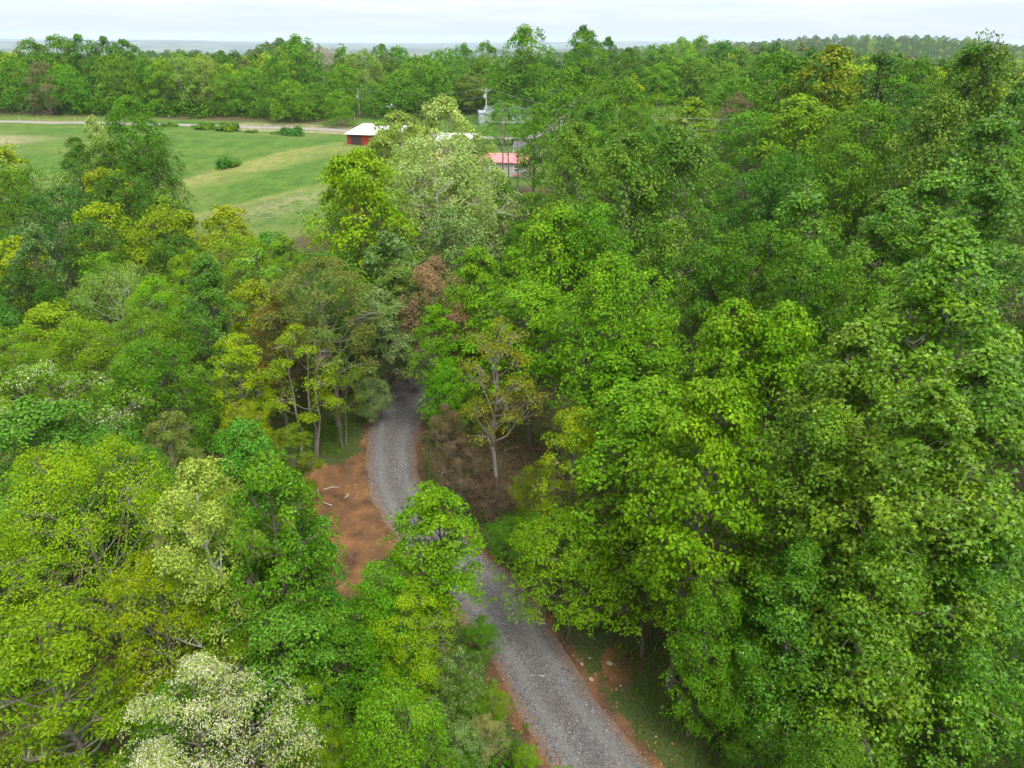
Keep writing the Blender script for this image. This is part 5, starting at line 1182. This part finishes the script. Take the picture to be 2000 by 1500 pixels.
METAL = plain('galvanised_metal', (0.55, 0.57, 0.60), 0.4, 0.5, metal=0.3, var=0.08)
def pole(px, py, top_py, label, arm):
    p = gp(px, py); t = at(px, top_py, p[1]); H = t[2] - p[2]; e = empty('utility_pole', tuple(p)); tag(e, label, 'utility pole', 'utility poles by the road')
    b = MB(); b.tube([(0, 0, -.5), (0, 0, H * .5), (0, 0, H)], [.21, .17, .13], 12); b.build('pole', WOODP, e)
    if arm:
        b = MB(); b.box((0, -.21, H - .7), (2.6, .12, .16)); b.build('crossarm', WOODP, e)
        for sx_ in (-1.15, 1.15):
            b = MB(); b.tube([(sx_, -.21, H - .62), (sx_, -.21, H - .42), (sx_, -.21, H - .30)], [.05, .09, .04], 8); b.build('insulator', METAL, e)
            b = MB(); b.tube([(sx_ * .55, -.16, H - .76), (0, -.16, H - 1.5)], .03, 5); b.build('brace', METAL, e)
    b = MB(); b.tube([(-.42, -.10, H - 2.6), (-.42, -.10, H - 1.65)], .26, 12); tb = b.build('transformer', METAL, e)
    b = MB(); b.tube([(-.42, -.10, H - 1.65), (-.42, -.10, H - 1.45)], .05, 6); b.build('bushing', DARKW, tb)
    if not arm:
        b = MB(); b.tube([(0, 0, H - 2.6), (.6, -.2, H - 2.5), (1.1, -.3, H - 2.6)], .04, 6); la = b.build('lamp_arm', METAL, e)
        b = MB(); b.tube([(1.15, -.32, H - 2.55), (1.15, -.32, H - 2.72), (1.15, -.32, H - 2.95)], [.10, .26, .22], 12); b.build('lamp_head', TRIM, la)
    return np.array((p[0], p[1], p[2] + H))
A_ = pole(950, 247, 171, 'tall wooden pole with a crossarm and transformer beside the metal shed', True)
B_ = pole(703, 224, 173, 'leaning wooden pole with an area lamp at the left end of the lawn', False)
WIRE = plain('wire_metal', (0.30, 0.30, 0.30), 0.5, 0.4)
def wire(a, b_, sag, label):
    a = np.array(a, float); b_ = np.array(b_, float); m = MB(); m.tube([a + (b_ - a) * t - np.array((0, 0, 4 * sag * t * (1 - t))) for t in np.linspace(0, 1, 20)], 0.022, 4)
    o = m.build('power_line', WIRE); tag(o, label, 'power line', 'power lines')
far_r = at(1480, 232, 105)
wire(A_ + (1.15, -.21, -.3), far_r, 2.2, 'upper power line running from the tall pole into the right woods')
wire(A_ + (0.1, 0, -2.2), np.array(far_r) - (0, 0, 1.6), 2.2, 'lower power line running from the tall pole into the right woods')
wire(A_ + (-1.15, -.21, -.3), B_ + (0, 0, -.1), 1.5, 'upper power line between the tall pole and the lamp pole')
wire(A_ + (-.1, 0, -2.2), B_ + (0, 0, -1.8), 1.5, 'lower power line between the tall pole and the lamp pole')
fl = at(400, 150, 250)
wire(B_ + (0, 0, -.1), fl, 1.5, 'power line running left from the lamp pole into the belt of trees')
for i, (px, py, h, lab) in enumerate([(693, 234, 2.4, 'leaning pale stake beside the lamp pole'), (699, 228, 3.2, 'thin pale stake right next to the lamp pole'),
      (40, 238, 1.6, 'fence post farthest left along the road'), (75, 236, 1.4, 'fence post left of the start of the road'), (147, 236, 1.3, 'fence post beside the road left of the lone dark tree'),
      (505, 256, 1.3, 'short post on the road bank between the shrubs'), (526, 258, 1.4, 'short post on the road bank left of the upright shrub'),
      (517, 400, 1.4, 'fence post at the meadow corner left of the golden tree'), (590, 385, 1.4, 'fence post at the meadow corner touching the golden tree'), (555, 393, 1.4, 'fence post midway along the meadow corner')]):
    p = gp(px, py); b = MB(); b.tube([(0, 0, -.3), (0.02 * h, 0, h * .6), (0.12 * h if i == 0 else 0.03, 0, h)], [.06, .055, .045], 7); o = b.build('fence_post', WOODP, loc=tuple(p)); tag(o, lab, 'fence post', 'posts by the road and meadow')

# ------------------------------------------------------------------ haze
hm = bpy.data.materials.new('haze'); hm.use_nodes = True; nt = hm.node_tree; nt.nodes.clear()
pv = N('ShaderNodeVolumePrincipled'); pv.inputs['Color'].default_value = (0.70, 0.80, 1.0, 1); pv.inputs['Density'].default_value = 0.00007; pv.inputs['Anisotropy'].default_value = 0.0
o_ = N('ShaderNodeOutputMaterial'); L(pv.outputs[0], o_.inputs['Volume'])
b = MB(); b.box((0, 7500, -10), (36000, 17500, 190)); tag(b.build('haze', hm), kind='stuff')
